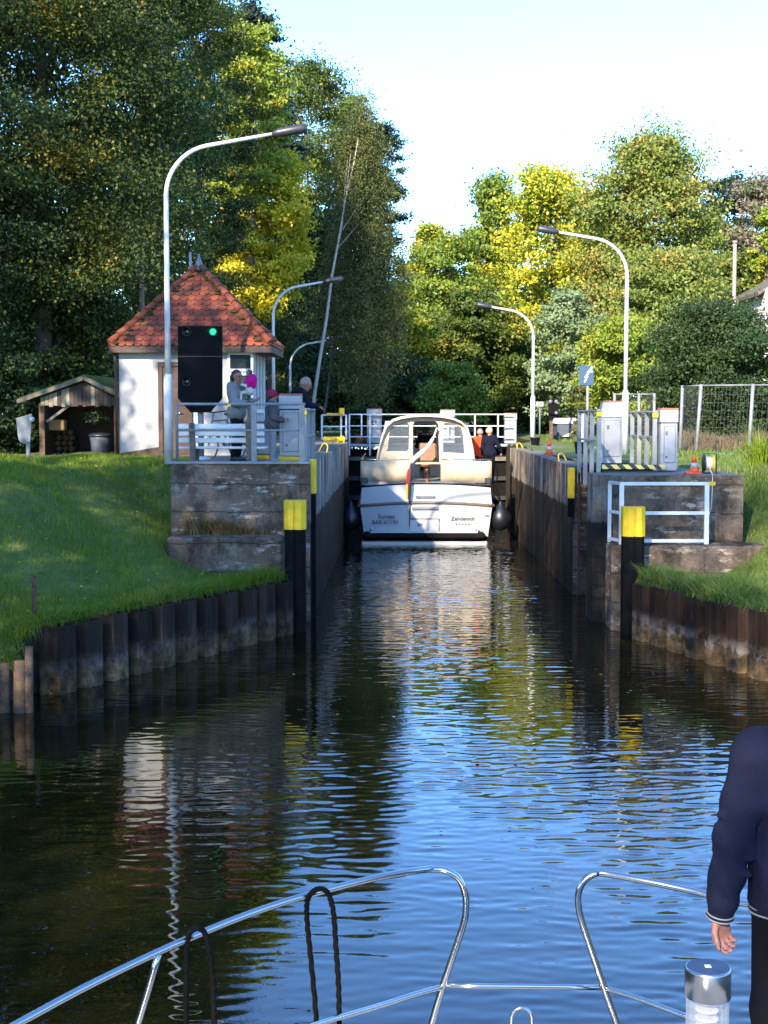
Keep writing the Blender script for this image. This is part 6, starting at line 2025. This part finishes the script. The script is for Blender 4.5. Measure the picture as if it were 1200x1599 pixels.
m = MB(); m.tube([(p.x, 56, 2.5), (p.x, 56, at(1146, 380, 56).z)], .075, 10); m.tube([(p.x, 56, at(1146, 380, 56).z), (p.x, 56, at(1146, 376, 56).z)], .10, 10)
tag(m.build('utility_pole', MT['birchbark_far']), 'pale concrete pole standing among the trees on the right', 'pole')
# white house at the right edge
t = thing('white_house', 'corner of a pale rendered house at the right edge between the trees', 'house', (at(1230, 640, 62).x, 62, 2.6))
a, b_ = at(1192, 640, 62), at(1330, 452, 62)
m = MB(); m.slab([(a.x, 62, 2.5), (b_.x, 62, 2.5), (b_.x, 62, b_.z), ((a.x + b_.x) / 2, 62, b_.z + 1.2), (a.x, 62, b_.z)], (0, 8, 0)); m.build('wall', MT['housewall'], t)
for sgn in (0, 1):
    xe = a.x - .3 if sgn == 0 else b_.x + .3
    m = MB(); m.slab([((a.x + b_.x) / 2, 62.02, b_.z + 1.22), (xe, 62.02, b_.z - .25), (xe, 70.3, b_.z - .25), ((a.x + b_.x) / 2, 70.3, b_.z + 1.22)], (0, 0, .15)); m.build('roof', MT['greywood'], t)
m = MB(); m.box(a.x + 1.2, a.x + 2.2, 61.95, 61.99, 4.2, 5.6); wn = m.build('window', MT['white'], t)
m = MB(); m.box(a.x + 1.28, a.x + 2.12, 61.93, 61.948, 4.28, 5.52); m.build('pane', MT['winglass'], wn)
# trees on the left bank nearer than the frame shows; they shade the bank and darken the water
for i, (x, y, zt, rd, nn, lf) in enumerate(((-18.5, 19.5, 26, 5.2, 22000, 'dark'), (-14.0, 10.2, 20, 3.3, 10000, 'dark'), (-14.0, 4.0, 15.5, 3.6, 2300, 'mid'), (-14.5, -8, 28, 4.8, 24000, 'mid'), (-15, -19, 29, 5.6, 24000, 'mid'), (-13.6, -1.0, 21, 3.0, 11000, 'mid'))):
    SEED[0] += 1
    r = np.random.default_rng(SEED[0])
    ncl = 70 if i in (1, 2) else 130
    t = thing('tree', ('tree on the bank just outside the left edge, level with the grass slope', 'tree on the near left bank, outside the picture', 'next tree along the near left bank, outside the picture', 'tree on the left bank level with the viewer', 'tall tree astern of the viewing boat', 'slim tree on the left bank beside the viewing boat, outside the picture')[i], 'tree', (x, y, 2.4))
    tt = r.beta(1.1, 1.0, ncl); th = r.uniform(0, 6.28, ncl); rf = r.uniform(0, 1, ncl) ** .45
    sg = rd * .27 * r.uniform(.7, 1.2, ncl)
    Rr = crown_profile('tall', tt) * rd
    Cc = np.stack([x + Rr * rf * np.cos(th), y + Rr * rf * np.sin(th), 4.2 + tt * (zt - 4.2)], 1)
    link('crown', foliage(r, Cc.copy(), nn, sg, .26, LF[lf], SEED[0], 2.7, .7, 0, np.stack([np.full(ncl, x), np.full(ncl, y), Cc[:, 2] - 1], 1)), t)
    m = MB(); m.tube([(x, y, 1.2), (x + .1, y, 6), (x - .1, y + .1, zt * .8)], [.3, .2, .05], 9); m.build('trunk', MT['bark'], t)

# far wood that reads as one mass behind everything
def wood(nm, boxes, size, mat, seed):
    r = np.random.default_rng(seed)
    P = []
    for x0, x1, y0, y1, zt, n in boxes:
        nc = max(8, n // 220)
        cx_, cy_ = r.uniform(x0, x1, nc), r.uniform(y0, y1, nc)
        cz_ = 2.6 + r.uniform(0, 1, nc) ** .8 * (zt - 2.6 - 1.0) * (1 - .18 * np.abs(np.sin(cx_ * .8)))
        ci = r.integers(0, nc, n)
        d = r.normal(size=(n, 3)); d /= np.linalg.norm(d, axis=1, keepdims=True)
        P.append(np.stack([cx_[ci], cy_[ci], cz_[ci]], 1) + d * (r.uniform(0, 1, n) ** .4 * r.uniform(.7, 1.5, n))[:, None])
    P = np.concatenate(P)
    P[:, 2] = np.maximum(P[:, 2], 2.6)
    Nn = r.normal(size=P.shape) + np.array([0, 0, .5]); Nn /= np.linalg.norm(Nn, axis=1, keepdims=True)
    o = link(nm, leaves_mesh(nm, P, Nn, size, mat, seed))
    tag(o, kind='stuff', label='dark mass of woodland closing off the view behind the separate trees', cat='woodland')
wood('woodland', [(-34, -10, 52, 63, 25, 42000), (-24, -5.0, 76, 88, 20, 30000), (-5, 3.0, 96, 104, 12.5, 12000), (3, 14, 98, 108, 14, 18000), (14, 36, 92, 104, 16, 24000), (-14, -6, 46, 51, 9, 10000)], .36, LF['deep'], 5)

# ================================================================== GRASS
def blades(n, sampler, hf, hmin, hmax, wid, mat, seed, lean=.5):
    r = np.random.default_rng(seed)
    X, Y = sampler(r, n)
    Z = hf(X, Y)
    a = r.uniform(0, 6.28, len(X))
    hgt = r.uniform(hmin, hmax, len(X)) * (1 + .5 * np.sin(X * 2.1) * np.sin(Y * 1.7))
    ln = r.uniform(.1, lean, len(X)) * hgt
    b = r.uniform(0, 6.28, len(X))
    base = np.stack([X, Y, Z - .01], 1)
    s_ = np.stack([np.cos(a), np.sin(a), 0 * a], 1) * wid
    mid = base + np.stack([np.cos(b) * ln * .35, np.sin(b) * ln * .35, hgt * .6], 1)
    tip = base + np.stack([np.cos(b) * ln, np.sin(b) * ln, hgt], 1)
    V = np.stack([base - s_, base + s_, mid + s_ * .7, tip, mid - s_ * .7], 1).reshape(-1, 3)
    I = np.arange(len(X))[:, None] * 5
    return V, np.concatenate([I + np.array([[0, 1, 2, 4]]), ], 0), I + np.array([[4, 2, 3]])
def hanging(n, sampler, hf, seed, side):
    r = np.random.default_rng(seed)
    X, Y = sampler(r, n)
    Z = hf(X, Y)
    L = r.uniform(.06, .20, n)
    dx = side * r.uniform(.5, 1.0, n); dy = r.normal(0, .35, n)
    base = np.stack([X, Y, Z], 1)
    a = r.uniform(0, 6.28, n)
    s_ = np.stack([np.cos(a), np.sin(a), 0 * a], 1) * .006
    mid = base + np.stack([dx * L * .55, dy * L * .5, L * r.uniform(.25, .6, n)], 1)
    tip = base + np.stack([dx * L * 1.05, dy * L, -L * r.uniform(.1, .9, n)], 1)
    V = np.stack([base - s_, base + s_, mid + s_ * .8, tip, mid - s_ * .8], 1).reshape(-1, 3)
    I = np.arange(n)[:, None] * 5
    return V, I + np.array([[0, 1, 2, 4]]), I + np.array([[4, 2, 3]])
def lipL(r, n):
    Y = r.uniform(17.0, 23.8, n); return np.interp(Y, [p[1] for p in SHL], [p[0] for p in SHL]) - r.uniform(-.16, .05, n), Y
def lipR(r, n):
    Y = r.uniform(16.5, 23.3, n); return np.interp(Y, [p[1] for p in SHR], [p[0] for p in SHR]) + r.uniform(-.20, .05, n), Y
def grass_obj(name, parts, label, mat):
    Vs, Qs, b = [], [], 0
    for V, Q, T3 in parts:
        Vs.append(V); Qs.append(Q + b); Qs.append(np.concatenate([T3, T3[:, 2:]], 1)[:, [0, 1, 2, 2]] + b) if False else None
        b += len(V)
    me = bpy.data.meshes.new(name)
    V = np.concatenate(Vs)
    quads = np.concatenate(Qs)
    tris = []
    b = 0
    for Vp, Qp, Tp in parts:
        tris.append(Tp + b); b += len(Vp)
    tris = np.concatenate(tris)
    me.vertices.add(len(V)); me.vertices.foreach_set("co", V.astype(np.float32).ravel())
    lv = np.concatenate([quads.ravel(), tris.ravel()]).astype(np.int32)
    me.loops.add(len(lv)); me.loops.foreach_set("vertex_index", lv)
    me.polygons.add(len(quads) + len(tris))
    ls = np.concatenate([np.arange(len(quads)) * 4, len(quads) * 4 + np.arange(len(tris)) * 3]).astype(np.int32)
    lt = np.concatenate([np.full(len(quads), 4), np.full(len(tris), 3)]).astype(np.int32)
    me.polygons.foreach_set("loop_start", ls); me.polygons.foreach_set("loop_total", lt)
    me.materials.append(mat)
    me.update(calc_edges=True)
    return tag(link(name, me), kind='stuff', label=label, cat='grass')
def sampL(r, n):
    Y = r.uniform(15.5, 30, n); X = np.interp(Y, [p[1] for p in SHL], [p[0] for p in SHL]) - r.uniform(0, 1, n) ** 1.2 * 8.5
    ok = ~((X > -4.05) & (Y > 24.6)) & ~((X > -3.98) & (Y > 23.95))
    return X[ok], Y[ok]
def edgeL(r, n):
    Y = r.uniform(16.5, 23.8, n); X = np.interp(Y, [p[1] for p in SHL], [p[0] for p in SHL]) - r.uniform(-.12, .22, n)
    return X, Y
grass_obj('bank_grass', [blades(90000, sampL, h_left, .05, .12, .006, None, 1), blades(5200, edgeL, h_left, .10, .22, .006, None, 2, 1.3), hanging(1300, lipL, h_left, 21, 1)], 'bright green mown grass on the slope beside the bench platform', LF['grass'])
def sampR(r, n):
    Y = r.uniform(15, 31, n); X = np.interp(Y, [p[1] for p in SHR], [p[0] for p in SHR]) + r.uniform(0, 1, n) * 6
    ok = ~((X < 6.28) & (Y > 23.75) & (Y < 24.5)) & ~((X < 6.05) & (Y > 24.4))
    return X[ok], Y[ok]
def edgeR(r, n):
    Y = r.uniform(16.5, 23.4, n); X = np.interp(Y, [p[1] for p in SHR], [p[0] for p in SHR]) + r.uniform(-.18, .5, n)
    return X, Y
def slopeR(r, n):
    X = r.uniform(5.6, 9, n); Y = r.uniform(23.0, 27, n)
    ok = ~((X < 6.28) & (Y > 23.7))
    return X[ok], Y[ok]
def farR(r, n):
    X = r.uniform(5.8, 16, n); Y = r.uniform(31, 60, n)
    return X, Y
grass_obj('bank_grass', [blades(30000, sampR, h_right, .06, .15, .007, None, 3), blades(8000, edgeR, h_right, .14, .30, .006, None, 4, 1.6), hanging(3800, lipR, h_right, 22, -1), blades(9000, slopeR, h_right, .07, .18, .006, None, 5, 1.4), blades(30000, farR, h_right, .06, .16, .016, None, 6)],
          'longer yellowish grass hanging over the brown sheet piling', LF['grassdry'])
def weedL(r, n):
    return r.normal(-3.05, .32, n), r.uniform(24.55, 24.72, n)
V1 = blades(420, weedL, lambda X, Y: np.full_like(X, 1.57), .10, .34, .012, None, 8, 1.0)
grass_obj('weeds', [V1], 'reddish weeds growing between the ledge and the stained wall', LF['weed'])
# dry brush behind the fence and a leafy clump at the right edge
def brush(r, n): return r.uniform(7.2, 13, n), r.uniform(38.0, 40.5, n)
grass_obj('dry_grass', [blades(9000, brush, h_right, .2, .5, .010, None, 9, .5)], 'tall dry brown grass behind the wire fence', blade_mat('straw_blades', (0.12, 0.085, 0.045), (0.22, 0.16, 0.09), (0.10, 0.11, 0.03), .05))
p = at(1192, 715, 27.5)
V1 = blades(240, lambda r, n: (r.normal(p.x, .12, n), r.normal(27.5, .12, n)), lambda X, Y: np.full_like(X, 2.5), .4, .85, .018, None, 11, .9)
o = grass_obj("leaf_clump", [V1], "tuft of long green blades at the right edge below the fence", LF["grass"]); o["kind"] = "thing"; o["category"] = "plant"

# fallen leaves on the lawn, and a few afloat
r = np.random.default_rng(77)
X, Y = sampL(r, 700)
P = np.stack([X, Y, h_left(X, Y) + .06], 1)
Nn = r.normal(size=P.shape) * .3 + np.array([0, 0, 1]); Nn /= np.linalg.norm(Nn, axis=1, keepdims=True)
tag(link('fallen_leaves', leaves_mesh('fallen_leaves', P, Nn, .055, LF['yellow'], 78)), kind='stuff', label='small yellow and brown fallen leaves scattered on the lawn', cat='fallen leaves')
n_ = 120
P = np.stack([r.uniform(-1.5, 5, n_), r.uniform(12, 24, n_), np.full(n_, .02)], 1)
Nn = r.normal(size=P.shape) * .08 + np.array([0, 0, 1]); Nn /= np.linalg.norm(Nn, axis=1, keepdims=True)
tag(link('floating_leaves', leaves_mesh('floating_leaves', P, Nn, .05, LF['olive'], 79)), kind='stuff', label='small leaves floating on the dark water', cat='floating leaves')
